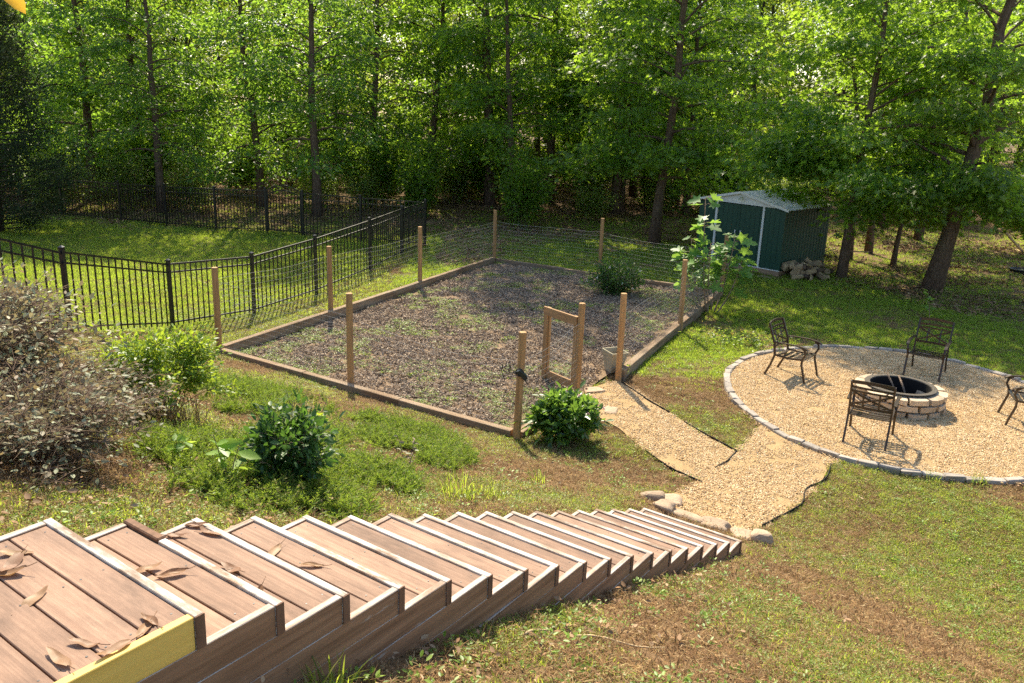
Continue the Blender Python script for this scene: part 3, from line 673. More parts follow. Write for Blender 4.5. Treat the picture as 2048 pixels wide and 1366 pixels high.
# other lone trunks one can tell apart along the wood's edge
ov = [tree_meshes('oval_tree_a', 111, 13, 2.6, 3.2, 44, 11, 10500, 'oval', .185, .2, OVAL, (0, 0), 1.0, .45, .3),
      tree_meshes('oval_tree_b', 112, 12, 1.6, 3.6, 44, 12, 10500, 'oval', .185, .17, OVAL, (.03, 0), 1.0, .5, .3)]
gs = [tree_meshes('sweetgum_d', 121, 12, 1.8, 3.0, 40, 11, 9500, 'star', .19, .16, GUM, (.02, 0), 1.0, .35),
      tree_meshes('sweetgum_e', 122, 14, 3.2, 3.4, 42, 11, 9500, 'star', .19, .19, GUM, (-.02, .01), 1.0, .3)]
fr = [tree_meshes('far_tree_a', 131, 15, 1.5, 3.8, 46, 9, 11000, 'quad', .22, .18, FAR, (.01, 0), .95, .3, .4, thin=1.0),
      tree_meshes('far_tree_b', 132, 16, 2.5, 3.4, 46, 9, 11000, 'quad', .22, .2, FAR, (-.02, 0), .95, .3, .4, thin=1.0),
      tree_meshes('far_tree_c', 133, 13, 1.0, 4.2, 42, 9, 11000, 'quad', .22, .15, FAR, (.03, .02), .95, .3, .4, thin=1.0)]
yg = [tree_meshes('young_gum_a', 125, 10, 3.4, 1.9, 26, 9, 5200, 'star', .15, .11, GUM, (.02, 0), 1.0, .3), tree_meshes('young_gum_b', 126, 11, 3.6, 2.1, 26, 9, 5200, 'star', .15, .13, GUM, (-.05, .02), 1.0, .3)]
lone = [(-1.198, 37.42, gs[1], .3, (1.2, 1.2, 1.5), 'thick reddish trunk at the wood edge behind the far corner fence post', 1.3),
        (4.274, 37.02, gs[0], 1.9, (1.2, 1.2, 1.5), 'trunk leaning right at the wood edge behind the back fence post', 1.2),
        (12.573, 29.675, yg[1], .7, .95, 'thin tree trunk between the two sweetgums right of the shed', .9),
        (12.354, 27.161, yg[0], 2.2, .75, 'very thin dark young trunk close left of the thick leaning sweetgum', .55),
        (15.747, 32.83, yg[1], 3.0, 1.15, 'crooked trunk curving left behind the leaning sweetgum', 1.0),
        (15.273, 35.125, yg[0], 4.1, 1.2, 'small leaning trunk in the shade behind the young trunks', 1.0),
        (11.314, 28.224, yg[0], 5.0, 1.05, 'thin dark trunk close behind the slender sweetgum', .8),
        (7.47, 39.96, gs[0], 2.6, 1.1, 'leaning trunk deep in the wood left of the shed', 1.0),
        (-13.9, 32.86, ov[0], .4, .85, 'reddish straight trunk behind the long back metal fence', 1.0),
        (-10.7, 35.2, ov[1], 1.4, 1.05, 'shaded tree with drooping leaves behind the arched gate', 1.0),
        (-7.9, 33.2, ov[0], 2.4, .95, 'leafy drooping tree just right of the arched metal gate', 1.0),
        (-6.4, 37.3, ov[1], 3.6, 1.1, 'pair-like trunks behind the metal fence corner', 1.0),
        (-17.7, 35.2, ov[0], 4.4, 1.0, 'dark trunk beside the cedar behind the fence', .9),
        (-16.3, 36.6, gs[0], 5.4, 1.1, 'dark slim trunk second from the cedar behind the fence', .8),
        (-4.0, 38.7, gs[0], .9, 1.15, 'slim trunk behind the metal fence corner post', .9),
        (1.5, 39.3, gs[1], 1.6, 1.1, 'slim pale trunk in the middle of the wood edge', .7)]
for (x, y, m, rz, s, lab, tw) in lone:
    make_tree('forest_edge_tree', m, (x, y, float(hz(x, y)) - .05), rz, s, lab)
# the wood behind: rows of like trees nobody could tell apart
q = np.random.default_rng(5)
def where(x, y):
    u = x / y * 30; L = [(-16, 'near the cedar'), (-12.5, 'behind the left part of the back fence'), (-9.5, 'behind the middle of the back fence'), (-7, 'behind the arched gate'), (-4.5, 'behind the right end of the back fence'), (-2, 'behind the metal fence corner'),
         (0, 'behind the far corner post'), (2, 'behind the middle of the garden'), (4, 'behind the back right fence post'), (6, 'just left of the shed'), (9, 'behind the shed'), (11.5, 'behind the slender sweetgum'), (14.5, 'behind the leaning sweetgum'), (17.5, 'left of the hammock'), (99, 'beyond the right edge trees')]
    return next(t for a, t in L if u < a)
for (y0, y1, step, models, s0, s1, lab, grp) in (
        (33.5, 38, 4.6, gs + ov, .75, .95, 'leafy tree in the front row of the wood', 'trees in the front row of the wood'),
        (40, 46, 5.6, fr + gs, .75, .9, 'leafy tree in the middle of the wood', 'trees in the middle of the wood'),
        (49, 57, 2.9, fr, .8, .95, 'shaded tree deep in the wood', 'trees deep in the wood'),
        (60, 66, 3.2, fr, .95, 1.1, 'far tree at the back of the wood', 'trees at the back of the wood'),
        (70, 78, 3.4, fr, 1.1, 1.3, 'tallest farthest tree of the wood', 'farthest trees of the wood')):
    x = -.66 * y1 - 2
    while x < .66 * y1 + 2:
        xx = x + q.uniform(-.9, .9); yy = q.uniform(y0, y1); x += step * q.uniform(.75, 1.25)
        if yy < 38.5 and (9 < xx < 22 or xx < -2.5): continue
        s = q.uniform(s0, s1); m = models[q.integers(len(models))]
        make_tree('wood_tree', m, (xx, yy, float(hz(xx, yy)) - .1), q.uniform(0, 6.28), s, lab + ' ' + where(xx, yy), grp)
# undergrowth shrubs
def bush_meshes(name, seed, w, h, n_stem, n_leaf, kind, size, mats, up_=1.0, stem_r=.008, lo=.15, flat=1.0, droop=.1, clump=.16, twigs=2, loff=None):
    q = np.random.default_rng(seed); mb = MB(); tips = []
    for i in range(n_stem):
        a = q.uniform(0, 6.28); o = np.array((math.cos(a), math.sin(a), 0)); L = q.uniform(.35, 1.0); b = o * .12 * w * q.uniform(0, 1)
        e = b + o * w * .5 * L * q.uniform(.5, 1.05) + np.array((0, 0, h * math.sqrt(max(.05, 1 - (L * .9) ** 2)) * q.uniform(.75, 1.05) * up_)); m = (b + e) / 2 + np.array((0, 0, h * .22)) - o * w * .05
        lp = bez(b - (0, 0, .05), m, e, 7); mb.tube(lp, np.linspace(stem_r, stem_r * .3, 7), 4, False)
        for u in q.uniform(lo, 1, 7):
            w0 = np.array([np.interp(u, np.linspace(0, 1, 7), lp[:, k]) for k in range(3)]); tips.append(w0)
            for _ in range(twigs):
                d = unit(o * .5 + q.normal(size=3)) * clump * q.uniform(.6, 1.6); d[2] = abs(d[2]) * .6 - droop * clump; mb.tube([w0, w0 + d * .6 + (0, 0, .01), w0 + d], [stem_r * .4, stem_r * .3, stem_r * .15], 3, False); tips.append(w0 + d * .8)
    T = np.array(tips); k = q.integers(0, len(T), n_leaf); off = q.normal(size=(n_leaf, 3)) * (loff or clump * .45) * (1, 1, flat); pos = T[k] + off; pos[:, 2] = np.maximum(pos[:, 2], .01)
    c = pos * (1, 1, .6); hd = unit(unit(off) + unit(c) * .7 + q.normal(size=(n_leaf, 3)) * .4); hd[:, 2] -= .15; nr = rdir(q, n_leaf, 1.1, .7) + unit(c) * .4
    return mb.mesh(name + '_stems', mats[0], True), leaf_mesh(name + '_foliage', kind, pos, hd, nr, size * q.uniform(.6, 1.3, n_leaf), mats[1])
def make_bush(name, ms, loc, rz, sc, label, group=None, cat='shrub'):
    e = empty(name, loc, rz); e.scale = sc if hasattr(sc, '__len__') else (sc,) * 3
    link('stems', ms[0], e); link('foliage', ms[1], e); return tag(e, label, cat, group)
ub = [bush_meshes('undergrowth_%s' % c, 140 + k, 2.6, 2.2, 16, 3600, 'oval', .11, (MT['twig'], MT['lf_under']), clump=.34) for k, c in enumerate('abc')]
ug = [bush_meshes('sapling_%s' % c, 150 + k, 2.4, 3.6, 14, 4200, 'star', .14, (MT['twig'], MT['lf_gum']), clump=.4) for k, c in enumerate('ab')]
for (y0, y1, step, models, lab, grp) in ((34, 38.5, 2.9, ub, 'low leafy undergrowth bush', 'undergrowth bushes along the wood edge'),
                                         (36, 42, 3.2, ug, 'leafy sapling under the trees', 'saplings under the trees'),
                                         (31.8, 34, 4.0, ug, 'young tree fronting the wood', 'young trees at the front of the wood'),
                                         (48, 56, 3.0, ub + ug, 'far bush deep in the wood', 'bushes deep in the wood'),
                                         (41, 47, 2.6, ub + ug, 'shaded bush between the trunks', 'bushes inside the wood')):
    x = -.64 * y1
    while x < .64 * y1:
        xx = x + q.uniform(-.8, .8); yy = q.uniform(y0, y1) - (2.5 if -19 < xx < -4 and y0 < 35 else 0); x += step * q.uniform(.7, 1.3)
        if yy < 36 and (12.5 < xx < 20 or (y0 < 32 and (xx > 1.5 or -15 < xx < -5))): continue
        make_bush('undergrowth_bush' if models is ub else 'sapling', models[q.integers(len(models))], (xx, yy, float(hz(xx, yy)) - .05), q.uniform(0, 6.28), q.uniform(.7, 1.25), lab + ' ' + where(xx, yy), grp)
# dark cedar at the left edge of the lawn
def cedar_meshes(seed, h, rad):
    q = np.random.default_rng(seed); mb = MB(); mb.tube([(0, 0, -.1), (.05, 0, h * .5), (0, .05, h)], [.2, .12, .02], 8); P = []; D = []; 
    for i in range(230):
        u = (i + q.uniform()) / 230; z = .15 + u * (h - .3); L = rad * (1 - u) ** .65 * q.uniform(.7, 1.1) * (.75 + .25 * min(1, u * 8)); a = i * 2.4 + q.normal() * .3; o = np.array((math.cos(a), math.sin(a), 0))
        p0 = np.array((0, 0, z)); p2 = p0 + o * L + np.array((0, 0, L * q.uniform(.0, .45))); lp = bez(p0, p0 + o * L * .5 - (0, 0, .06 * L), p2, 5); mb.tube(lp, np.linspace(.025, .004, 5), 4, False)
        for v in q.uniform(.35, 1.0, 12) ** .7:
            w = np.array([np.interp(v, np.linspace(0, 1, 5), lp[:, k]) for k in range(3)]); P.append(w); D.append(o)
    P = np.array(P); D = np.array(D); n = 44000; k = q.integers(0, len(P), n); off = q.normal(size=(n, 3)) * .15; hd = unit(D[k] * .7 + q.normal(size=(n, 3)) * .7 + (0, 0, .5))
    return mb.mesh('cedar_trunk', MT['barkdark'], True), leaf_mesh('cedar_crown', 'narrow', P[k] + off, hd, rdir(q, n, .3), .13 * q.uniform(.6, 1.3, n), MT['lf_cedar'])
ced = cedar_meshes(160, 9.5, 2.9)
make_tree('cedar_tree', ced, (-17.0, 27.3, 0), 0, 1, 'dark dense cedar at the left edge of the lawn')
# ------------------------------------------------------------------ garden and bank plants
BK = MT['twig']
def at_ground(x, y, dz=0): return (x, y, float(gz(x, y)) + dz)
sh = [bush_meshes('twiggy_shrub_%s' % c, 170 + k, 2.0, 1.0, 95, 4600, 'oval', .052, (MT['drytwig'], MT['lf_grey']), stem_r=.007, lo=.3, clump=.2, twigs=5, loff=.03) for k, c in enumerate('ab')]
make_bush('twiggy_shrub', sh[0], at_ground(-4.35, 6.35, -.05), .3, (1.1, 1.1, 1.0), 'large sprawling shrub of dry brown twigs and grey leaves at the left edge')
make_bush('twiggy_shrub', sh[1], at_ground(-3.15, 5.15, -.05), 2.0, (.95, .95, .62), 'low twiggy grey-leaved shrub beside the top landing of the stairs')
make_bush('twiggy_shrub', sh[1], at_ground(-3.45, 5.95, -.05), 1.0, (.8, .8, .6), 'low brown twiggy shrub between the sprawling shrub and the landing')
make_bush('twiggy_shrub', sh[0], at_ground(-5.7, 8.3, -.05), 4.0, (1.0, 1.0, 1.0), 'twiggy brown shrub in front of the metal fence at the left edge')
lime = bush_meshes('lime_shrub', 180, 1.15, .85, 60, 8200, 'oval', .042, (BK, MT['lf_lime']), stem_r=.004, lo=.55, clump=.085, twigs=2)
make_bush('lime_green_shrub', lime, at_ground(-3.3, 7.4, -.03), 0, (1.12, 1.12, 1.1), 'bright yellow-green rounded shrub with bare stems below')
dk = bush_meshes('dark_shrub', 181, .72, .62, 46, 3000, 'oval', .06, (BK, MT['lf_dark']), stem_r=.004, lo=.2, clump=.07, twigs=2)
make_bush('dark_leaved_shrub', dk, at_ground(-1.62, 5.72, -.02), 0, (1, 1, 1.1), 'dark glossy-leaved shrub on the bank close beside the stairs')
pe = bush_meshes('peony', 182, 1.0, .72, 46, 2400, 'blade', .12, (MT['lf_peony'], MT['lf_peony']), stem_r=.004, lo=.35, clump=.10, twigs=1)
pb = make_bush('peony_bush', pe, at_ground(.80, 11.32, -.02), 0, 1, 'leafy green peony with a few pale pink blooms beside the corner post', cat='plant')
def bloom(parent, mat, pts, size, name='flower'):
    for p in pts:
        q_ = np.random.default_rng(int(abs(p[0] * 991 + p[1] * 77)) + 5); n = 12; d = rdir(q_, n, .6); me = leaf_mesh(name, 'oval', np.zeros((n, 3)), d, rdir(q_, n), size * q_.uniform(.8, 1.2, n), mat); link(name, me, parent, p)
bloom(pb, MT['petal'], [(.18, -.05, .74), (.42, .1, .66), (.55, .05, .52), (.02, .2, .72), (.3, -.28, .55)], .035)
rb = bush_meshes('rose', 183, 1.7, .85, 46, 3200, 'oval', .085, (BK, MT['lf_dark']), stem_r=.006, lo=.2, clump=.15, twigs=2)
ro = make_bush('rose_bush', rb, (2.55, 20.9, .05), 0, 1, 'dark green bush with small white flowers at the back of the garden bed')
bloom(ro, MT['petalw'], [(-.5, -.5, .55), (.1, -.6, .45), (-.2, -.4, .8), (.4, -.5, .3), (-.75, -.3, .42), (.6, -.2, .7)], .04)
# fig tree: few stems, large lobed leaves
def fig_meshes(seed):
    q = np.random.default_rng(seed); mb = MB(); P = []; D = []
    for (dx, dy, hh) in ((-.35, .0, 2.75), (-.55, .2, 1.75), (-.15, -.1, 1.7), (.45, .1, 1.85), (.62, -.1, 1.35), (-.75, -.05, 1.5), (.2, .3, 1.6)):
        e = np.array((dx, dy, hh)); lp = bez(np.array((dx * .15, dy * .15, -.1)), np.array((dx * .8, dy * .8, hh * .35)), e, 7); mb.tube(lp, np.linspace(.022, .008, 7), 5)
        for u in list(q.uniform(.5, 1, 20 if hh < 2 else 15)) + [1, 1]:
            w = np.array([np.interp(u, np.linspace(0, 1, 7), lp[:, k]) for k in range(3)]); a = q.uniform(0, 6.28); o = np.array((math.cos(a), math.sin(a), .15)); L = q.uniform(.06, .2)
            mb.tube([w, w + o * L * .5 + (0, 0, .02), w + o * L], .005, 3, False); P.append(w + o * L); D.append(o)
    P = np.array(P); D = np.array(D); n = len(P); D[:, 2] = q.uniform(-.6, .1, n)
    return mb.mesh('fig_stems', MT['twig'], True), leaf_mesh('fig_leaves', 'fig', P, D, rdir(q, n, 1.4, .4), q.uniform(.2, .36, n), MT['lf_fig'])
e = empty('fig_tree', (4.70, 19.55, 0)); fm = fig_meshes(190); link('stems', fm[0], e); link('foliage', fm[1], e); tag(e, 'young fig tree with large lobed leaves at the right corner of the garden fence', 'tree')
# small plants
def sprig(name, x, y, seed, h, n, size, kind, mat, label, spread=.5):
    q = np.random.default_rng(seed); mb = MB(); P = []; D = []
    for _ in range(3):
        a = q.uniform(0, 6.28); e = np.array((math.cos(a) * h * spread * .5, math.sin(a) * h * spread * .5, h * q.uniform(.7, 1))); mb.tube([(0, 0, -.03), e * .5 + (0, 0, h * .08), e], [.006, .004, .002], 4, False)
        for u in q.uniform(.4, 1.02, n): o = q.uniform(0, 6.28); P.append(e * u); D.append((math.cos(o), math.sin(o), q.uniform(-.3, .4)))
    P = np.array(P); D = np.array(D); e = empty(name, at_ground(x, y)); link('stems', mb.mesh('sprig_stems', MT['twig']), e); link('foliage', leaf_mesh('sprig_leaves', kind, P, D, rdir(q, len(P), 1.5, .4), size * q.uniform(.7, 1.3, len(P)), mat), e)
    return tag(e, label, 'plant')
sprig('tulip_tree_seedling', -1.75, 6.75, 201, .75, 6, .13, 'star', MT['lf_lime'], 'yellow-green seedling with reddish tip sticking up behind the dark shrub')
sprig('leafy_seedling', -1.95, 5.35, 202, .4, 5, .15, 'oval', MT['lf_weed'], 'broad-leaved seedling at the foot of the dark shrub')
sprig('leafy_seedling', -2.45, 5.75, 203, .28, 6, .10, 'oval', MT['lf_weed'], 'pale seedling between the twiggy shrub and the juniper')
sprig('woodland_seedling', 10.09, 19.74, 204, .75, 10, .16, 'oval', MT['lf_weed'], 'pale green seedling in front of the leaning sweetgum')
sprig('young_sapling', -.95, 7.3, 205, .4, 8, .06, 'blade', MT['lf_grey'], 'small grey-leaved twig beside the middle steps')
# long grass clumps
def clump(x, y, seed, h, n, rad, mat, label, name='grass_clump', lean=.8):
    o = link(name, blades_mesh(name, n, rad, h, .008, mat, lean, 4, seed), None, at_ground(x, y)); return tag(o, label, 'grass clump')
clump(-.45, 6.75, 211, .30, 90, .17, MT['grass'], 'tall yellow-green grass clump beside the middle steps')
clump(-.18, 7.1, 212, .24, 60, .14, MT['grass'], 'smaller grass clump next to the tall one beside the steps')
clump(.35, 8.6, 213, .2, 40, .1, MT['grass'], 'small grass tuft on the bank near the lower steps')
clump(-3.05, 7.2, 214, .42, 130, .25, MT['dry'], 'dry fountain of straw grass under the lime shrub')
clump(5.75, 10.42, 215, .16, 40, .1, MT['grass'], 'grass tuft growing over the near patio edge')
clump(6.35, 10.38, 216, .18, 40, .1, MT['grass'], 'second grass tuft over the near patio edge')
clump(-2.7, 13.1, 217, .22, 60, .14, MT['dry'], 'dry grass tuft at the foot of the front middle fence post')
clump(-.72, 2.95, 218, .2, 50, .12, MT['grass'], 'grass tuft at the foot of the stairs side in the foreground')
e = empty('buttercup_patch', at_ground(4.7, 17.0)); rr = np.random.default_rng(9)
bp = leaf_mesh('buttercup_leaves', 'oval', np.stack([rr.normal(0, .5, 700), rr.normal(0, .35, 700), rr.uniform(.02, .16, 700)], -1), rdir(rr, 700, .2, .3), rdir(rr, 700, 1.5, .5), .07, MT['lf_weed'])
bf = leaf_mesh('buttercup_flowers', 'oval', np.stack([rr.normal(0, .45, 90), rr.normal(0, .3, 90), rr.uniform(.16, .24, 90)], -1), rdir(rr, 90, .2, .3), rdir(rr, 90, 2, .3), .03, MT['petaly'])
link('foliage', bp, e); link('flowers', bf, e); tag(e, 'low patch of tiny yellow flowers left of the patio', 'wildflowers', None, 'stuff')
# magnolia twig hanging over the camera's left shoulder
mg = empty('magnolia_tree', (-4.4, .9, float(hz(-4.4, .9))))
MB().tube([(0, 0, -.1), (.1, .1, 1.5), (.3, .2, 3.2)], [.16, .12, .08], 8).tube([(.3, .2, 3.1), (1.6, .8, 2.75), (2.7, 1.25, 2.3), (3.08, 1.32, 2.05)], [.05, .03, .012, .006], 6).build('trunk', MT['bark'], mg, smooth=True)
lz = 4.878 - float(hz(-4.4, .9))
link('leaf', leaf_mesh('hanging_leaf', 'blade', np.array([(3.105, 1.30, lz + .07), (3.02, 1.30, lz + .115)]), np.array([(.55, .1, -.75), (-.5, .2, -.3)]), np.array([(.35, -.7, .45), (0, -.5, .8)]), np.array([.10, .12]), MT['magfresh']), mg)
tag(mg, 'yellow-orange magnolia leaf hanging into the top left corner', 'tree')

# ------------------------------------------------------------------ stairs
st = empty('wooden_staircase', ST0, ST_AZ)
tag(st, 'long straight flight of low wooden steps with reddish treads and worn white edges', 'staircase')
TH, BH, BW, GAP = .038, .1381, .150, .007
def board_mesh(name, dim, mat, bev=.003): return MB().box((0, 0, 0), dim, bev).mesh(name, mat)
tread_w = STW - 2 * TH - .006
rz_m = board_mesh('riser_board', (TH, STW, BH), MT['white']); end_m = board_mesh('riser_end', (TH + .0016, .006, BH + .001), MT['end'], .001)
sd_m = board_mesh('side_board', (1.05, TH, BH), MT['side']); tr_m = board_mesh('tread_board', (BW, tread_w, .024), MT['tread'])
land_sd = board_mesh('side_board', (2.2, TH, BH), MT['side']); land_y = board_mesh('side_board', (2.2, TH, BH), MT['yellow'])
rz_cut = board_mesh('riser_board', (TH, STW * .74, BH), MT['white']); rot_m = board_mesh('riser_board', (TH + .004, STW * .26 - .004, BH + .004), MT['end'], .006)
sc_mb = MB()
for (a, b) in ((.03, .05), (.03, .5), (.03, .95), (.12, .05), (.12, .5), (.12, .95)):
    sc_mb.add([(a + .0045 * math.cos(t), b * tread_w + .0045 * math.sin(t), .0255) for t in np.arange(6) * math.pi / 3], [(0, 1, 2, 3, 4, 5)])
sc_m = sc_mb.mesh('screw_heads', MT['iron'])
q = np.random.default_rng(77)
for k in range(18):
    s = empty('step', (k * RUN, 0, -k * RISE), 0, st); jx, jz = q.normal(0, .002), q.normal(0, .0015)
    s.rotation_euler = (q.normal(0, .003), 0, q.normal(0, .004))
    rbo = link('riser_board', rz_cut if k == 1 else rz_m, s, (-TH + jx, 0, -BH + jz))
    if k == 1: rbo = link('riser_board', rot_m, s, (-TH + jx, STW * .74 + .004, -BH + jz + .004)); rbo['label'] = 'rotten brown far end of the riser board'
    link('riser_end', end_m, s, (-TH - .0008 + jx, -.006, -BH - .0005 + jz))
    big = k == 0
    a = link('side_board', land_y if big else sd_m, s, (-TH - (2.2 if big else 1.05) - .0015, 0.0015, -BH - .0015))
    if big: a['label'] = 'new yellow pine board along the landing'
    link('side_board', land_sd if big else sd_m, s, (-TH - (2.2 if big else 1.05) - .0015, STW - TH - .0015, -BH - .0015))
    xx = -TH - .004 + jx
    for b in range(14 if big else 3):
        xx -= BW + (GAP if b else 0)
        tb = link('tread_board', tr_m, s, (xx, TH + .003, -.034 + q.normal(0, .0008)))
        if b < (14 if big else 1): link('screw_heads', sc_m, s, (xx, TH + .003, -.034))
# dry leaves lying on the steps
def curled(seed, L, W, curl, roll):
    q = np.random.default_rng(seed); n, m = 9, 5; V = []
    for i in range(n):
        u = i / (n - 1); w = W * math.sin(math.pi * min(1, .06 + .94 * u) ** .85) + .002
        for j in range(m):
            v = (j / (m - 1) - .5) * 2; a = v * roll; r_ = w / max(roll, .01)
            V.append((u * L - L / 2 + .006 * math.sin(v * 3 + u * 5), r_ * math.sin(a), r_ * (1 - math.cos(a)) + curl * (u - .5) ** 2 * L + .004 * math.sin(u * 9 + seed)))
    V = np.array(V); V[:, 2] -= V[:, 2].min(); mb = MB(); mb.add(V, [(i * m + j, (i + 1) * m + j, (i + 1) * m + j + 1, i * m + j + 1) for i in range(n - 1) for j in range(m - 1)])
    mb.tube([V[2], V[2] + (-.02, .002, .004), V[2] + (-.045, .004, .012)], .0016, 4); me = mb.mesh('dry_leaf', MT['magnolia'], True)
    return me
lv = [(0, -.328, .559, 'curled pale brown leaf on the landing with its tip raised'), (0, -.273, .86, 'brown leaf in the bundle at the back of the landing'), (0, -.225, .93, 'topmost leaf of the bundle at the back of the landing'),
      (0, -.32, .80, 'lower leaf of the bundle at the back of the landing'), (0, -.359, .166, 'flat brown leaf lying across a board gap of the landing'), (0, -.19, .075, 'brown leaf nearest the landing corner above the yellow board'),
      (0, -.146, .116, 'slim leaf just behind the landing corner leaf'), (0, -.318, .045, 'narrow leaf lying along the yellow board'), (0, -.45, .15, 'leaf standing on its stalk on the landing near the yellow board'),
      (3, .735, 1.03, 'large brown leaf at the far end of the fourth step'), (3, .83, .95, 'brown leaf lying on the white edge of the fourth step'), (1, .204, .53, 'shiny curled leaf in the middle of the second step'),
      (1, .16, .64, 'crumpled leaf against the landing riser on the second step'), (2, .43, .62, 'wide shiny leaf lying face up on the third step edge'), (2, .543, 1.02, 'pale leaf at the far end of the third step'),
      (2, .52, .57, 'leaf curled over the riser gap of the third step'), (2, .45, .29, 'slim brown leaf on the third step near its open end'), (3, .92, .487, 'yellowish leaf in the middle of the fourth step'), (3, .877, .725, 'small pale leaf on the fourth step by its riser')]
fixp = {13: (1, .33, .60), 15: (2, .47, .55), 16: (2, .40, .28), 9: (3, .93, 1.0), 10: (3, .96, .9), 11: (1, .2, .53), 12: (1, .1, .62), 14: (2, .62, 1.0), 17: (3, .95, .487), 18: (3, .80, .725)}
for n_, (k, a, w, lab) in enumerate(lv):
    if n_ in (9, 10): k, a, w = (2, .66, 1.04 - .12 * (n_ - 9)); 
    L = q.uniform(.09, .15); me = curled(300 + n_, L, L * q.uniform(.13, .20), q.uniform(.1, .5), q.uniform(.3, 1.1))
    z = ST0[2] - (k * RISE) + .001; kk = math.ceil(a / RUN - 1e-6) if a > 0 else 0
    z = ST0[2] - kk * RISE - .008 + .002
    p = (ST0[0] + a * CS - w * SN, ST0[1] + a * SN + w * CS, z)
    o = link('dry_leaf', me, None, p, (q.normal(0, .08), q.normal(0, .08), q.uniform(0, 6.28))); tag(o, lab, 'leaf', 'dry leaves on the steps')
# stones at the foot of the stairs
def rockmesh(name, seed, sx, sy, sz, mat, n=2):
    import bmesh
    bm = bmesh.new(); bmesh.ops.create_icosphere(bm, subdivisions=n, radius=1); q = np.random.default_rng(seed); ph = q.uniform(0, 6, 6)
    for v in bm.verts:
        p = v.co; w = 1 + .13 * math.sin(p.x * 3 + ph[0]) + .12 * math.sin(p.y * 4 + ph[1]) + .1 * math.sin(p.z * 3.5 + p.x * 2 + ph[2])
        c = Vector([math.copysign(abs(t) ** .6, t) for t in p]) * w; v.co = (c.x * sx, c.y * sy, c.z * sz)
    me = bpy.data.meshes.new(name); bm.to_mesh(me); bm.free(); me.materials.append(mat); return me
for n_, (x, y, sx, sy, sz, nm, lab) in enumerate([(1.80, 8.72, .13, .1, .06, 'flagstone', 'first tan flagstone at the far end of the last step'), (2.06, 8.62, .17, .1, .05, 'flagstone', 'second tan flagstone along the last step'),
        (2.35, 8.47, .18, .1, .05, 'flagstone', 'third tan flagstone along the last step'), (2.60, 8.28, .14, .1, .05, 'flagstone', 'fourth tan flagstone at the near end of the last step'),
        (2.80, 8.2, .13, .12, .1, 'boulder', 'rounded tan boulder at the near corner of the lowest step'), (1.70, 8.92, .12, .1, .08, 'boulder', 'pale boulder behind the far end of the lowest step'), (1.95, 9.1, .14, .12, .07, 'boulder', 'flat brownish rock at the path edge by the lowest step')]):
    tag(link(nm, rockmesh(nm, 400 + n_, sx, sy, sz, MT['rock'], 3), None, (x, y, float(gz(x, y)) + sz * .25), (0, 0, -.6 + .1 * n_)), lab, 'rock', 'stones at the foot of the stairs')
for n_, (p0, p1, r_, lab) in enumerate([((.42, 4.14), (.98, 4.3), .008, 'bare grey stick lying on the grass below the stairs in the foreground'), ((.12, 3.98), (.34, 4.28), .009, 'short bent stick among the leaves beside the stairs')]):
    pp = [(p0[0] + (p1[0] - p0[0]) * t, p0[1] + (p1[1] - p0[1]) * t + .02 * math.sin(t * 7), float(gz(p0[0] + (p1[0] - p0[0]) * t, p0[1] + (p1[1] - p0[1]) * t)) + .02) for t in np.linspace(0, 1, 7)]
    tag(MB().tube(pp, np.linspace(r_, r_ * .5, 7), 6).build('fallen_stick', MT['polewood'], smooth=True), lab, 'stick')
# ------------------------------------------------------------------ garden bed timbers, fence and gate
gb = empty('garden_bed_border', (-.1, 18, 0)); tag(gb, 'rectangular border of weathered square timbers round the garden bed', 'garden border')
def timber(a, b, z0=.0, hgt=.15, w=.12, trim=(0, 0), gap=.008, n=None, zend=None):
    a = np.array(a); b = np.array(b); L = np.linalg.norm(b - a); d = (b - a) / L; n = n or max(1, round(L / 2.44)); q_ = np.random.default_rng(int(abs(a[0] * 100)) + 1)
    zend = z0 if zend is None else zend; u0, u1 = trim[0], L - trim[1]
    for k in range(n):
        s0 = u0 + (u1 - u0) * k / n; s1 = u0 + (u1 - u0) * (k + 1) / n - gap; l = s1 - s0; m = MB().box((-l / 2, -w / 2, 0), (l / 2, w / 2, hgt), .006).mesh('timber', MT['timber'])
        c = a + d * (s0 + s1) / 2; f = (s0 + s1) / 2 / L; pit_ = math.atan2(zend - z0, L)
        link('timber', m, gb, (c[0] + .1, c[1] - 18, z0 + (zend - z0) * f - .02 + q_.normal(0, .006)), (0, -pit_, math.atan2(d[1], d[0]) + q_.normal(0, .006)))
A, D_, F_, I_ = GP['a'], GP['d'], GP['f'], GP['i']
timber(A, I_, .10, .15, .12, (.08, .08), n=3, zend=.03); timber(A, D_, .08, .19, .12, (.10, .08), n=4, zend=.02); timber(D_, F_, .03, .14, .12, (.08, .1), n=3)
timber(I_, GP['j'], .02, .13, .12, (.08, .1), n=1); timber(GP['h'], F_, .01, .2, .14, (.1, .08), n=3)
gf = empty('garden_fence', (-.1, 18, 0)); tag(gf, 'wire fence on round wooden posts around the garden bed', 'fence')
PH = 1.6; pm_ = MB().tube([(0, 0, -.1), (0, 0, .8), (0, 0, PH - .006), (0, 0, PH)], [.056, .055, .054, .048], 14).mesh('post', MT['post'], False)
side_in = {}
for n_, (k, p) in enumerate(GP.items()):
    o = link('post', pm_, gf, (p[0] + .1, p[1] - 18, float(hz(*p)) - .0), (random.gauss(0, .008), random.gauss(0, .008), n_ * 1.3))
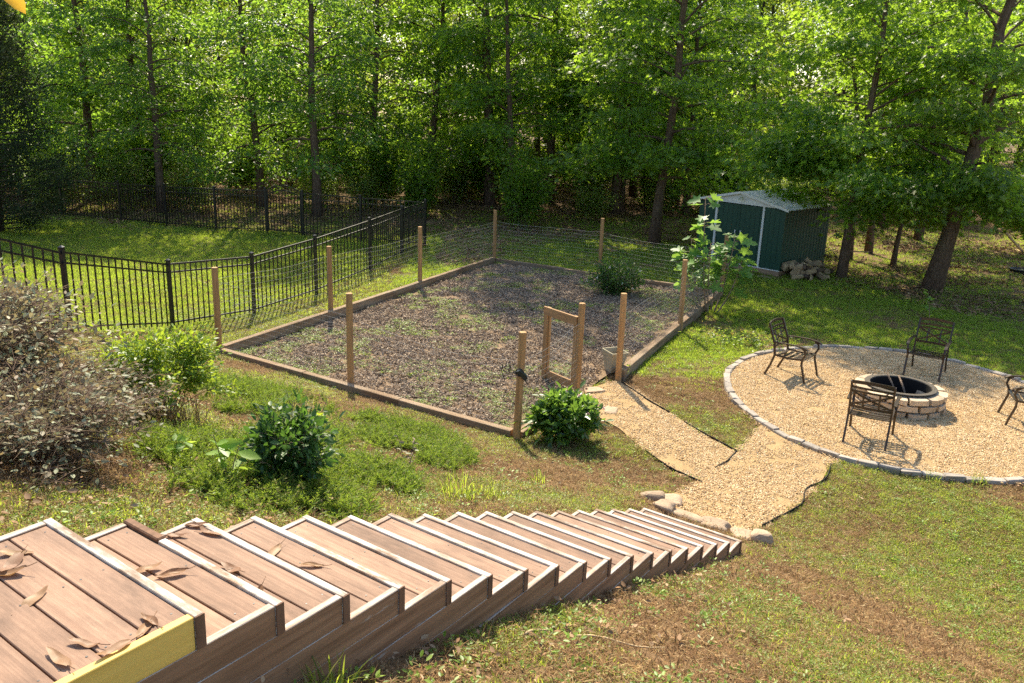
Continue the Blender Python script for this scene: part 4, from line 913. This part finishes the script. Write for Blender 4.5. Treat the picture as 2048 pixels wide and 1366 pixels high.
def wire_panel(a, b, ha, hb, za, zb, parent, name='wire_mesh', org=(-.1, 18, 0), step_h=.105, step_v=.052, sag=.05, bow=.0, seed=0):
    a = np.array((*a, za)); b = np.array((*b, zb)); L = np.linalg.norm(b[:2] - a[:2]); q_ = np.random.default_rng(seed); mb = MB(); d = (b - a) / L; nrm = np.array((-d[1], d[0], 0)); nh = int(ha / step_h)
    ph = q_.uniform(0, 6)
    def pt(u, v):  # u along 0..1, v height 0..1
        hh = ha + (hb - ha) * u; s = 4 * u * (1 - u); return a + (b - a) * u + np.array((0, 0, hh * v - sag * s * v + .012 * math.sin(u * 9 + ph + v * 2) * v)) + nrm * (bow * s + .02 * math.sin(u * 7 + v * 4 + ph) * min(1, s * 3)) - np.array(org)
    nu = max(8, int(L / .25))
    for i in range(nh + 1): mb.tube([pt(u, i / nh) for u in np.linspace(.015, .985, nu)], .0014 if i < nh else .002, 4, False)
    for j in range(1, int(L / step_v)):
        u = j * step_v / L; mb.tube([pt(u, v) for v in (0, .35, .7, 1)], .0007, 3, False)
    return mb.build(name, MT['wire'], parent)
def H_(k): return float(hz(*GP[k]))
for n_, (a, b, ha, hb) in enumerate([('a', 'b', 1.33, 1.32), ('b', 'c', 1.33, 1.33), ('c', 'd', 1.28, 1.2), ('d', 'e', 1.2, 1.15), ('e', 'f', 1.1, 1.1), ('a', 'k', 1.3, 1.15), ('k', 'i', 1.12, 1.1), ('i', 'j', 1.05, 1.2), ('h', 'g', 1.15, 1.2), ('g', 'f', 1.15, 1.15)]):
    wire_panel(GP[a], GP[b], ha, hb, H_(a) + .06, H_(b) + .06, gf, sag=.04 if n_ != 6 else .12, seed=n_, bow=.03)
# open gate, hinged on the middle post of the right side
ga = empty('garden_gate', (GP['j'][0], GP['j'][1], 0), math.atan2(13.99 - GP['j'][1], .58 - GP['j'][0])); tag(ga, 'open wooden garden gate with wire mesh swung into the bed', 'gate')
GL = .86
MB().box((.07, -.02, .12), (.155, .018, 1.36), .003).build('stile', MT['gate'], ga); MB().box((GL - .09, -.02, .06), (GL, .018, 1.36), .003).build('stile', MT['gate'], ga)
MB().box((GL - .06, .020, .08), (GL + .03, .055, 1.34), .003).build('stile', MT['gate'], ga)
MB().box((.05, .0205, 1.22), (GL + .045, .057, 1.365), .003).build('top_rail', MT['gate_h'], ga); MB().box((.157, -.019, .1), (GL - .092, .017, .235), .003).build('bottom_rail', MT['gate_h'], ga)
w_ = MB()
for z in np.arange(.2, 1.25, .105): w_.tube([(.12, -.024, z), (GL * .5, -.03, z - .01), (GL - .05, -.024, z)], .0016, 4, False)
for xg in np.arange(.15, GL - .06, .052): w_.tube([(xg, -.026, .18), (xg, -.028, .7), (xg, -.026, 1.3)], .0012, 3, False)
w_.build('wire_mesh', MT['wire'], ga)
# scroll ornament hanging on the near corner post
p = GP['i']; so = empty('scroll_bracket', (p[0], p[1], H_('i') + 1.0)); tag(so, 'black scrolled metal ornament with dark plate on the near corner post', 'ornament')
s_ = MB()
def spiral(c, r0, r1, a0, a1, n=26): return [np.array(c) + (lambda a, r_: np.array((r_ * math.cos(a), 0, r_ * math.sin(a))))(a0 + (a1 - a0) * i / (n - 1), r0 + (r1 - r0) * i / (n - 1)) for i in range(n)]
s_.tube(spiral((-.17, -.08, .1), .075, .02, 2.4, 2.4 + 9.0), .006, 5); s_.tube(spiral((-.10, -.085, .06), .07, .03, -.6, 6.2), .006, 5); s_.tube(spiral((.0, -.085, .03), .062, .045, 0, 6.2), .006, 5)
s_.tube([(-.26, -.07, .10), (-.235, -.07, 0), (-.2, -.07, -.08), (-.215, -.07, -.12), (-.24, -.07, -.1)], .006, 5); s_.tube([(.09, -.08, -.06), (.12, -.08, -.14), (.1, -.08, -.17), (.07, -.08, -.155)], .006, 5)
s_.build('scroll', MT['iron'], so, smooth=True)
MB().add([(-.07, -.075, .03), (.01, -.12, .07), (.12, -.10, -.02), (.10, -.085, -.11), (.03, -.078, -.04), (-.07, -.06, .03), (.01, -.06, .08), (.12, -.06, -.01), (.10, -.06, -.11), (.03, -.06, -.04)], [(0, 4, 1), (4, 2, 1), (4, 3, 2), (5, 6, 9), (9, 6, 7), (9, 7, 8), (0, 1, 6, 5), (1, 2, 7, 6), (2, 3, 8, 7), (3, 4, 9, 8), (4, 0, 5, 9)]).build('plate', MT['plate'], so)
# bucket-like planter by the gate post
po = empty('planter_pot', (1.86, 14.62, .04)); tag(po, 'weathered square tan plastic planter behind the gate post', 'planter')
pt_ = MB(); n = 5; th = [math.pi / 4 + k * math.pi / 2 for k in range(4)]
def ring(r_, z): return [(r_ * math.cos(t), r_ * math.sin(t), z) for t in th]
V = ring(.15, 0) + ring(.235, .36) + ring(.25, .36) + ring(.25, .40) + ring(.222, .40) + ring(.2, .27)
pt_.add(V, [(3, 2, 1, 0)] + [(i * 4 + k, i * 4 + (k + 1) % 4, i * 4 + 4 + (k + 1) % 4, i * 4 + 4 + k) for i in range(5) for k in range(4)]); pt_.build('body', MT['pot'], po, rot=(.06, .03, .5))
MB().add(ring(.2, .28), [(0, 1, 2, 3)]).build('soil', MT['mulchbase'], po, rot=(.06, .03, .5))
sprig('garden_weed', 2.02, 14.2, 206, .42, 8, .05, 'oval', MT['lf_lime'], 'bright green weed growing beside the gate post and planter')
# flat stepping stones in the gate
for n_, (x, y, s) in enumerate([(1.42, 13.55, .17), (1.62, 12.6, .14)]):
    tag(link('stepping_stone', rockmesh('stepping_stone', 430 + n_, s, s * .7, .025, MT['rock'], 2), None, (x, y, .025), (0, 0, n_ + .4)), ['flat pale stone in the open gateway', 'flat pale stone on the path beside the peony'][n_], 'stone')
# plastic edging strips
def strip(pts, lab, h=.06):
    P = np.array(pts); t = np.linspace(0, 1, 24); tt = np.linspace(0, 1, len(P)); Q = np.stack([np.interp(t, tt, P[:, 0]), np.interp(t, tt, P[:, 1])], -1)
    for _ in range(2): Q[1:-1] = (Q[:-2] + 2 * Q[1:-1] + Q[2:]) / 4
    Q3 = np.c_[Q, hz(Q[:, 0], Q[:, 1]) + .012 + .003 * np.sin(np.arange(24) * 1.7)]
    tag(MB().bar(Q3, h, .009, (0, 0, 1)).build('path_edging', MT['plastic']), lab, 'edging', 'black path edging')
strip([(1.96, 14.05), (2.32, 13.1), (2.56, 12.6)], 'black edging strip from the gate post along the path'); strip([(2.72, 12.2), (2.92, 11.78), (3.27, 11.12)], 'black edging strip ending at the path junction')
strip([(3.27, 11.12), (3.05, 10.75), (2.82, 10.5)], 'short black edging strip crossing the gravel path'); strip([(1.95, 11.0), (2.2, 10.42), (2.54, 10.0)], 'black edging strip on the stair side of the gate path')
strip([(4.5, 10.78), (4.25, 10.25), (3.85, 9.95), (3.7, 9.5), (3.3, 9.12), (2.95, 8.7)], 'wavy black edging strip along the lawn side of the path')
# ------------------------------------------------------------------ patio: edging blocks, fire pit, chairs
pe_ = empty('patio_edging', (CC[0], CC[1], 0)); tag(pe_, 'ring of grey edging blocks round the gravel patio', 'edging')
th = -math.pi; n_ = 0; pav = [MB().box((-.135, -.06, -.05), (.135, .06, .055), .012, .008).mesh('paver', MT['paver']) for _ in range(1)]
for k in range(5):
    m = MB().box((-.132, -.058, -.05), (.132, .058, .05), .012); V = np.concatenate(m.v); V += np.random.default_rng(k).normal(0, .006, V.shape); m.v = [V]; pav.append(m.mesh('paver', MT['paver']))
while th < math.pi - .04:
    rad = float(crad(th)); d = .272 / rad; tm = th + d / 2; rad = float(crad(tm)); dt = (float(crad(tm + .05)) - float(crad(tm - .05))) / .1
    link('paver', pav[n_ % 6], pe_, (rad * math.cos(tm), rad * math.sin(tm), .015 + random.gauss(0, .008)), (random.gauss(0, .04), random.gauss(0, .03), tm + math.pi / 2 - math.atan2(dt, rad) + random.gauss(0, .04))); th += d; n_ += 1
fp = empty('fire_pit', (6.52, 13.33, .03)); tag(fp, 'round fire pit of stacked tan blocks with a black steel ring', 'fire pit')
bl = []
for k in range(4):
    m = MB(); a = math.pi / 12 * .90; ro, ri, hh = .69, .50, .108
    V = [(ri * math.cos(t), ri * math.sin(t), z) for z in (0, hh) for t in (-a, a)] + [(ro * math.cos(t) , ro * math.sin(t), z) for z in (0.006, hh - .006) for t in (-a * .96, a * .96)] + [((ro + .02) * math.cos(t), (ro + .02) * math.sin(t), z) for z in (.014, hh - .014) for t in (-a * .6, a * .6)]
    V = np.array(V); V -= (.6, 0, 0); V += np.random.default_rng(500 + k).normal(0, .005, V.shape)
    m.add(V, [(0, 2, 3, 1), (0, 4, 6, 2), (1, 3, 7, 5), (2, 6, 7, 3), (0, 1, 5, 4), (4, 8, 10, 6), (8, 9, 11, 10), (9, 5, 7, 11), (6, 10, 11, 7), (4, 5, 9, 8)]); bl.append(m.mesh('block', MT['block']))
for c in range(3):
    for k in range(12):
        t = (k + .5 * (c % 2) + .1) * math.pi / 6; rr = .6 + random.gauss(0, .014)
        link('block', bl[(k * 7 + c) % 4], fp, (rr * math.cos(t), rr * math.sin(t), -.005 + c * .116), (random.gauss(0, .012), random.gauss(0, .012), t + random.gauss(0, .02)))
MB().lathe([(.47, .02), (.475, .36), (.48, .374), (.56, .374), (.565, .368), (.56, .361), (.49, .357), (.488, .02), (.47, .02)], 48).build('steel_ring', MT['steel'], fp, smooth=False)
MB().lathe([(.001, .05), (.3, .06), (.469, .05)], 32).lathe([(.469, .03), (.469, .355)][::-1], 48).build('sooty_floor', MT['soot'], fp)
for n_, (a, b, r_, lab) in enumerate([((6.55, 13.42, .12), (6.42, 13.68, .50), .016, 'charred stick leaning up against the fire ring'), ((6.68, 13.36, .12), (6.62, 13.66, .46), .018, 'second charred stick leaning beside the first in the fire pit'), ((6.45, 13.12, .14), (6.86, 13.2, .17), .03, 'burnt log lying on the ashes in the fire pit'), ((6.3, 13.3, .13), (6.6, 13.45, .17), .035, 'blackened log across the middle of the fire pit')]):
    tag(MB().tube([a, (np.array(a) + b) / 2 + (.01, .01, .01), b], [r_, r_ * .9, r_ * .7], 7).build('charred_stick', MT['twig'] if n_ < 2 else MT['soot'], smooth=True), lab, 'firewood', 'sticks in the fire pit')
def make_chair():
    e = empty('patio_chair'); m = MT['chair']; W = .29; sy = (1, 0, 0)
    # local: x right, y forward (front), z up; rear feet at y=-.30, front feet at y=.32
    for s in (-1, 1):
        up_ = [(s * W, -.40, 0), (s * W, -.31, .20), (s * W, -.25, .40), (s * W, -.28, .62), (s * W, -.36, .82), (s * W, -.42, .97)]
        MB().bar(up_, .028, .035, sy).build('back_post', m, e)
        MB().bar([(s * (W + .015), .36, 0), (s * (W + .015), .33, .12), (s * (W + .015), .27, .32), (s * (W + .015), .27, .42), (s * (W + .02), .32, .52), (s * (W + .025), .30, .60), (s * (W + .025), .24, .64)], .034, .03, sy).build('front_leg', m, e)
        MB().bar([(s * (W + .025), -.28, .645), (s * (W + .03), -.1, .655), (s * (W + .03), .12, .662), (s * (W + .03), .28, .645), (s * (W + .03), .35, .615), (s * (W + .03), .36, .60)], .052, .018, sy).build('armrest', m, e)
        MB().bar([(s * (W - .005), -.25, .405), (s * (W - .005), 0, .385), (s * (W - .005), .28, .415)], .022, .032, sy).build('seat_rail', m, e)
    for y, z in ((-.21, .398), (-.11, .39), (-.01, .386), (.09, .39), (.18, .402), (.27, .418)):
        MB().bar([(-W + .006, y, z), (0, y, z - .012), (W - .006, y, z)], .052, .012, (0, 1, 0)).build('seat_slat', m, e)
    def by(z): return np.interp(z, [.40, .62, .82, .97], [-.25, -.28, -.36, -.42])
    def rail(z, h, nm, bow=.03):
        MB().bar([(x, by(z) - bow * (1 - (x / W) ** 2), z + .018 * (1 - (x / W) ** 2) * (1 if z > .9 else 0)) for x in np.linspace(-W, W, 7)], h, .014, (0, 0, 1)).build(nm, m, e)
    rail(.955, .05, 'top_rail'); rail(.875, .032, 'back_rail'); rail(.81, .028, 'back_rail'); rail(.55, .04, 'back_rail')
    b_ = lambda x, z: (x, by(z) - .03 * (1 - (x / W) ** 2) + .004, z)
    for s in (-1, 1):
        MB().bar([b_(s * .11, z) for z in (.57, .68, .80)], .026, .010, sy).build('back_slat', m, e)
        MB().bar([b_(s * x, z) for x, z in ((-.27, .58), (-.135, .632), (0, .685), (.135, .738), (.27, .80))], .03, .009 + .003 * (s > 0), (0, 0, 1)).build('cross_brace', m, e)
    return e
ch = make_chair()
spots = [((5.22, 11.46), (5.60, 12.13), 'dark metal patio chair seen from behind in front of the fire pit'), ((4.90, 15.02), (5.42, 14.58), 'dark metal patio chair turned sideways at the left of the patio'),
         ((8.05, 15.48), (7.70, 14.98), 'dark metal patio chair facing the camera behind the fire pit'), ((8.72, 12.62), (8.02, 12.86), 'dark metal patio chair cut off by the right edge of the picture')]
for n_, (b, f, lab) in enumerate(spots):
    o = ch if n_ == 0 else copy_tree(ch); b = np.array(b); f = np.array(f); d = unit(f - b); c = b + d * .38
    o.location = (c[0], c[1], .035); o.rotation_euler = (0, 0, math.atan2(d[1], d[0]) - math.pi / 2); o.scale = (1, 1, 1); tag(o, lab, 'chair', 'chairs around the fire pit')
# ------------------------------------------------------------------ shed and firewood
a = np.array((5.79, 26.75)); b = np.array((7.82, 24.55)); SL = float(np.linalg.norm(b - a)); SD = 2.7; SHH = 2.0
se = empty('metal_shed', (a[0], a[1], 0), math.atan2(b[1] - a[1], b[0] - a[0])); tag(se, 'dark green metal garden shed with white trim and gabled roof', 'shed')
MB().box((-.02, -.05, -.05), (SL + .04, SD + .02, .16), .006).build('base', MT['base2'], se)
def ribbed(x0, x1, z0, z1, y, pitch=.17, depth=.014, flip=1):
    m = MB(); V = []; xs = []; x = x0
    while x < x1 - 1e-6:
        for dx, dy in ((0, 0), (.012, depth), (.024, depth), (.036, 0)): xs.append((min(x1, x + dx), dy))
        x += pitch
    xs.append((x1, 0)); V = [(x, y + flip * dy, z) for x, dy in xs for z in (z0, z1)]; n = len(xs)
    return m.add(V, [(2 * k, 2 * k + 2, 2 * k + 3, 2 * k + 1) for k in range(n - 1)])
Z0 = .17; dl, dr_ = SL * .215, SL * .765
ribbed(0, dl - .03, Z0, SHH, 0).build('wall_panel', MT['green'], se); ribbed(dr_ + .03, SL, Z0, SHH, 0).build('wall_panel', MT['green'], se)
for (x0, x1) in ((dl + .03, (dl + dr_) / 2 - .003), ((dl + dr_) / 2 + .003, dr_ - .03)):
    d_ = ribbed(x0, x1, Z0 + .02, SHH - .03, .03).build('door', MT['green'], se)
    hx = x1 - .09 if x1 < (dl + dr_) / 2 else x0 + .09
    MB().box((hx - .02, -.015, 1.16), (hx + .02, .025, 1.19), .004).box((hx - .008, -.025, 1.09), (hx + .012, .0, 1.16), .003).build('handle', MT['shedwhite'], d_)
for x in (dl, dr_): MB().box((x - .032, -.022, Z0), (x + .032, .028, SHH), .004).build('door_trim', MT['shedwhite'], se)
MB().box((-.015, -.03, Z0 - .012), (SL + .015, .028, Z0 + .01), .002).build('sill_trim', MT['shedwhite'], se)
sw = ribbed(0, SD, Z0, SHH, 0); V = np.concatenate(sw.v); sw.v = [np.stack([SL + .0 - V[:, 1] * -1, V[:, 0], V[:, 2]], -1)]; sw.build('wall_panel', MT['green'], se)
sw = ribbed(0, SD, Z0, SHH, 0); V = np.concatenate(sw.v); sw.v = [np.stack([0 - V[:, 1], V[:, 0], V[:, 2]], -1)]; sw.build('wall_panel', MT['green'], se)
ribbed(0, SL, Z0, SHH, SD).build('wall_panel', MT['green'], se)
PKZ = SHH + .34
MB().add([(-.05, -.035, SHH - .005), (SL + .05, -.035, SHH - .005), (SL / 2, -.035, PKZ - .03), (-.05, .02, SHH - .005), (SL + .05, .02, SHH - .005), (SL / 2, .02, PKZ - .03)], [(0, 1, 2), (5, 4, 3), (0, 3, 4, 1), (1, 4, 5, 2), (2, 5, 3, 0)]).build('gable', MT['shedwhite'], se)
for s in (0, 1):
    m = MB(); ys = []; y = -.12
    while y < SD + .1:
        for dy, dz in ((0, 0), (.015, .02), (.035, .02), (.05, 0)): ys.append((y + dy, dz))
        y += .19
    ex = -.16 if s == 0 else SL + .16; ez = SHH - .03; V = []
    for y, dz in ys:
        for t in (0, .004): V += [(ex, y, ez + dz + t), (SL / 2 + (.0), y, PKZ + dz + t)]
    n = len(ys); Fc = []
    for k in range(n - 1):
        o = 4 * k; Fc += [(o + 2, o + 3, o + 7, o + 6), (o, o + 4, o + 5, o + 1)]
    Fc += [(0, 1, 3, 2), (4 * n - 4, 4 * n - 2, 4 * n - 1, 4 * n - 3)]
    m.add(V, Fc).build('roof_panel', MT['shedwhite'], se)
MB().bar([(-.17, -.125, SHH - .035), (SL / 2, -.125, PKZ + .0), (SL + .17, -.125, SHH - .035)], .02, .07, (0, 1, 0)).build('roof_trim', MT['shedwhite'], se)
# flat stones along the shed's base
for n_, (t, s) in enumerate([(.9, .2), (1.45, .16), (1.9, .2), (2.35, .15), (2.85, .17)]):
    p = a + (b - a) / SL * t + np.array((-.35, -.32)); tag(link('stepping_stone', rockmesh('stepping_stone', 440 + n_, s, s * .6, .03, MT['rock'], 2), None, (p[0], p[1], .02), (0, 0, n_ * .7)), ['flat stone', 'small stone', 'broad stone', 'narrow stone', 'end stone'][n_] + ' in the row along the shed front, number %s from its left' % ['one', 'two', 'three', 'four', 'five'][n_], 'stone', 'stones along the shed front')
q = np.random.default_rng(33); logs = 0
def log_mesh(seed, L, r_, tri):
    q_ = np.random.default_rng(seed); k = 3 if tri else 8; th = np.sort(q_.uniform(0, .3, k)) + np.arange(k) * 2 * math.pi / k; rr = r_ * q_.uniform(.85, 1.2, k); V = [(x, rr[i] * math.cos(th[i]) + x * .05, rr[i] * math.sin(th[i])) for x in (-L / 2, L / 2) for i in range(k)]
    m = MB().add(V, [(i, i + k, (i + 1) % k + k, (i + 1) % k) for i in range(k)] + [tuple(range(k)), tuple(range(2 * k - 1, k - 1, -1))]); return m
for n_ in range(34):
    L = q.uniform(.32, .46); r_ = q.uniform(.06, .10); lay = 0 if n_ < 16 else (1 if n_ < 27 else 2); tt = q.uniform(.0, 1.9) * (1 - .15 * lay) + .1 * lay; nn_ = .22 + abs(q.normal(0, .35)) * (1 - .3 * lay); x = 7.95 + tt * .735 + nn_ * .68; y = 24.5 + tt * .68 - nn_ * .735
    o = log_mesh(600 + n_, L, r_, n_ % 2).build('firewood_log', MT['logwood'] if n_ % 3 else MT['bark'], None, (x, y, .09 + lay * .13), (q.uniform(0, 6.28), q.normal(0, .2), q.uniform(0, 3.14)))
    tag(o, 'split log in the heap of firewood beside the shed', 'firewood', 'firewood heap beside the shed')
o = MB().box((-.26, -.1, -.1), (.26, .1, .1), .015).build('firewood_log', MT['logwood'], None, (8.18, 24.72, .32), (.5, -.12, .55)); tag(o, 'large squared pale log on the front of the firewood heap', 'firewood', 'firewood heap beside the shed')
for n_ in range(12):
    x = 9.6 + q.normal(0, .5); y = 27 + q.normal(0, .5); L = q.uniform(.8, 1.9); t = q.uniform(0, 3.14); d = np.array((math.cos(t), math.sin(t), q.uniform(-.1, .25))) * L / 2; c = np.array((x, y, .2 + q.uniform(0, .3)))
    tag(MB().tube([c - d, c + (0, 0, .03), c + d], [.022, .018, .01], 6).build('brush_branch', MT['twig'], smooth=True), 'bare branch in the brush pile behind the firewood', 'branch', 'branches in the brush pile')
# ------------------------------------------------------------------ hammock at the right edge
hm = empty('hammock', (19.6, 30.9, 0)); tag(hm, 'tan cloth hammock on a wooden pole stand at the right edge', 'hammock')
for s in (-1, 1):
    m = MB().tube([(s * .75, 0, -.02), (s * 2.6, 0, 1.65)], .045, 10); m.build('pole', MT['polewood'], hm, smooth=True); MB().tube([(s * .75, -.7, .03), (s * .75, .7, .03)], .04, 8).build('foot', MT['polewood'], hm, smooth=True)
MB().tube([(-.8, 0, .05), (.8, 0, .05)], .04, 8).build('base_beam', MT['polewood'], hm, smooth=True)
n, m_ = 26, 9; V = []
for i in range(n):
    u = i / (n - 1) * 2 - 1; wd = .55 * (1 - abs(u) ** 3.5) + .03; zc = .55 + 1.0 * abs(u) ** 1.7
    for j in range(m_):
        v = (j / (m_ - 1) - .5) * 2; V.append((u * 2.35, v * wd, zc + .22 * v * v * (1 - u * u) + .012 * math.sin(u * 40)))
cl = MB().add(V, [(i * m_ + j, (i + 1) * m_ + j, (i + 1) * m_ + j + 1, i * m_ + j + 1) for i in range(n - 1) for j in range(m_ - 1)]).build('cloth', MT['canvas'], hm, smooth=True)
for s in (-1, 1): MB().tube([(s * 2.35, 0, 1.55), (s * 2.56, 0, 1.61)], .012, 5).build('rope', MT['canvas'], hm)
tag(MB().lathe([(.001, .06), (.28, .06), (.32, .10), (.35, .10), (.33, .0), (.001, .0)], 24).build('dark_basin', MT['iron'], None, (16.35, 26.8, .02)), 'shallow dark round basin on the ground at the right edge', 'basin')
# ------------------------------------------------------------------ black metal fence
FP = dict(z0=(-7.35, 9.2, 1.48), A=(-7.089, 12.907, 1.45), B=(-6.964, 16.538, 1.445), C=(-5.718, 17.933, 1.41), D=(-4.852, 20.095, 1.49), E=(-4.056, 23.106, 1.55), G=(-3.534, 25.867, 1.56), F=(-2.995, 27.498, 1.6),
          b6=(-5.249, 28.226, 1.58), b5=(-7.354, 28.829, 1.6), b4=(-8.723, 29.186, 1.6), b3=(-10.538, 29.308, 1.58), b2=(-12.533, 29.928, 1.53), b1=(-14.471, 30.589, 1.5), b0=(-17.0, 31.3, 1.5))
post_m = MB().box((-.035, -.035, -.1), (.035, .035, 1), .004).mesh('post', MT['black']); cap_m = MB().box((-.042, -.042, 0), (.042, .042, .022), .003).add([(-.04, -.04, .0221), (.04, -.04, .0221), (.04, .04, .0221), (-.04, .04, .0221), (0, 0, .05)], [(0, 1, 4), (1, 2, 4), (2, 3, 4), (3, 0, 4)]).mesh('cap', MT['black'])
pick_m = MB().box((-.0105, -.0105, 0), (.0105, .0105, 1)).mesh('picket', MT['black'])
def metal_fence(keys, lab, npick=15, skip=()):
    k0 = FP[keys[0]]; e = empty('metal_fence', (k0[0], k0[1], 0)); tag(e, lab, 'fence'); O = np.array((k0[0], k0[1], 0)); pts = {}
    for n_, k in enumerate(keys):
        x, y, h = FP[k]; nb = FP[keys[min(n_ + 1, len(keys) - 1)]]; pb_ = FP[keys[max(n_ - 1, 0)]]; az = math.atan2(nb[1] - pb_[1], nb[0] - pb_[0]); g = float(hz(x, y)); pts[k] = np.array((x, y, g))
        o = link('post', post_m, e, pts[k] - O, (0, 0, az)); o.scale = (1, 1, h - .06); c = link('cap', cap_m, o, (0, 0, 1)); c.scale = (1, 1, 1 / (h - .06))
    for k, l in zip(keys[:-1], keys[1:]):
        if (k, l) in skip: continue
        a_, b_ = pts[k], pts[l]; ha, hb = FP[k][2] - .13, FP[l][2] - .13; d = b_ - a_; L = np.linalg.norm(d[:2]); d2 = np.array((d[0], d[1], 0)) / L
        for f, th_ in ((1.0, .034), (.875, .03), (.085, .03)):
            p0 = a_ + d2 * .03 + (0, 0, ha * f) - O; p1 = b_ - d2 * .03 + (0, 0, hb * f) - O; MB().bar([p0, p1], .03, th_, (-d2[1], d2[0], 0)).build('rail', MT['black'], e)
        for i in range(npick):
            u = (i + 1) / (npick + 1); p = a_ + d * u; g = float(hz(p[0], p[1])); zt = a_[2] + d[2] * u + ha + (hb - ha) * u; zb = a_[2] + d[2] * u + .035
            o = link('picket', pick_m, e, (p[0] - O[0], p[1] - O[1], zb), (0, 0, math.atan2(d[1], d[0]))); o.scale = (1, 1, zt - zb)
    return e
metal_fence(['z0', 'A', 'B', 'C', 'D', 'E', 'G', 'F'], 'black metal picket fence running from the left edge along the garden')
metal_fence(['F', 'b6', 'b5', 'b4', 'b3', 'b2', 'b1', 'b0'][1:], 'black metal picket fence across the back of the left lawn', skip=(('b5', 'b4'),))
x_, y_ = FP['F'][:2]; e = metal_fence(['F', 'b6'], 'short black metal fence panel between the fence corner and the back run')
# arched gate in the back run
a_ = np.array((*FP['b5'][:2], 0)); b_ = np.array((*FP['b4'][:2], 0)); d = b_ - a_; L = float(np.linalg.norm(d)); ag = empty('arched_gate', a_, math.atan2(d[1], d[0])); tag(ag, 'black metal gate with arched top in the back fence', 'gate')
for x in (.07, L - .07): MB().box((x - .02, -.02, .08), (x + .02, .02, 1.5), .002).build('stile', MT['black'], ag)
arc = lambda dz: [(x, 0, 1.42 + dz + .2 * (1 - ((x - L / 2) / (L / 2 - .07)) ** 2)) for x in np.linspace(.07, L - .07, 13)]
MB().bar(arc(.08), .03, .03, (0, 1, 0)).build('arch_rail', MT['black'], ag); MB().bar(arc(-.1), .03, .03, (0, 1, 0)).build('arch_rail', MT['black'], ag)
for z in (.14,): MB().box((.09, -.014, z - .015), (L - .09, .014, z + .015)).build('rail', MT['black'], ag)
for i in range(10):
    x = .07 + (L - .14) * (i + 1) / 11; o = link('picket', pick_m, ag, (x, 0, .09)); o.scale = (1, 1, 1.42 + .08 + .2 * (1 - ((x - L / 2) / (L / 2 - .07)) ** 2) - .09)
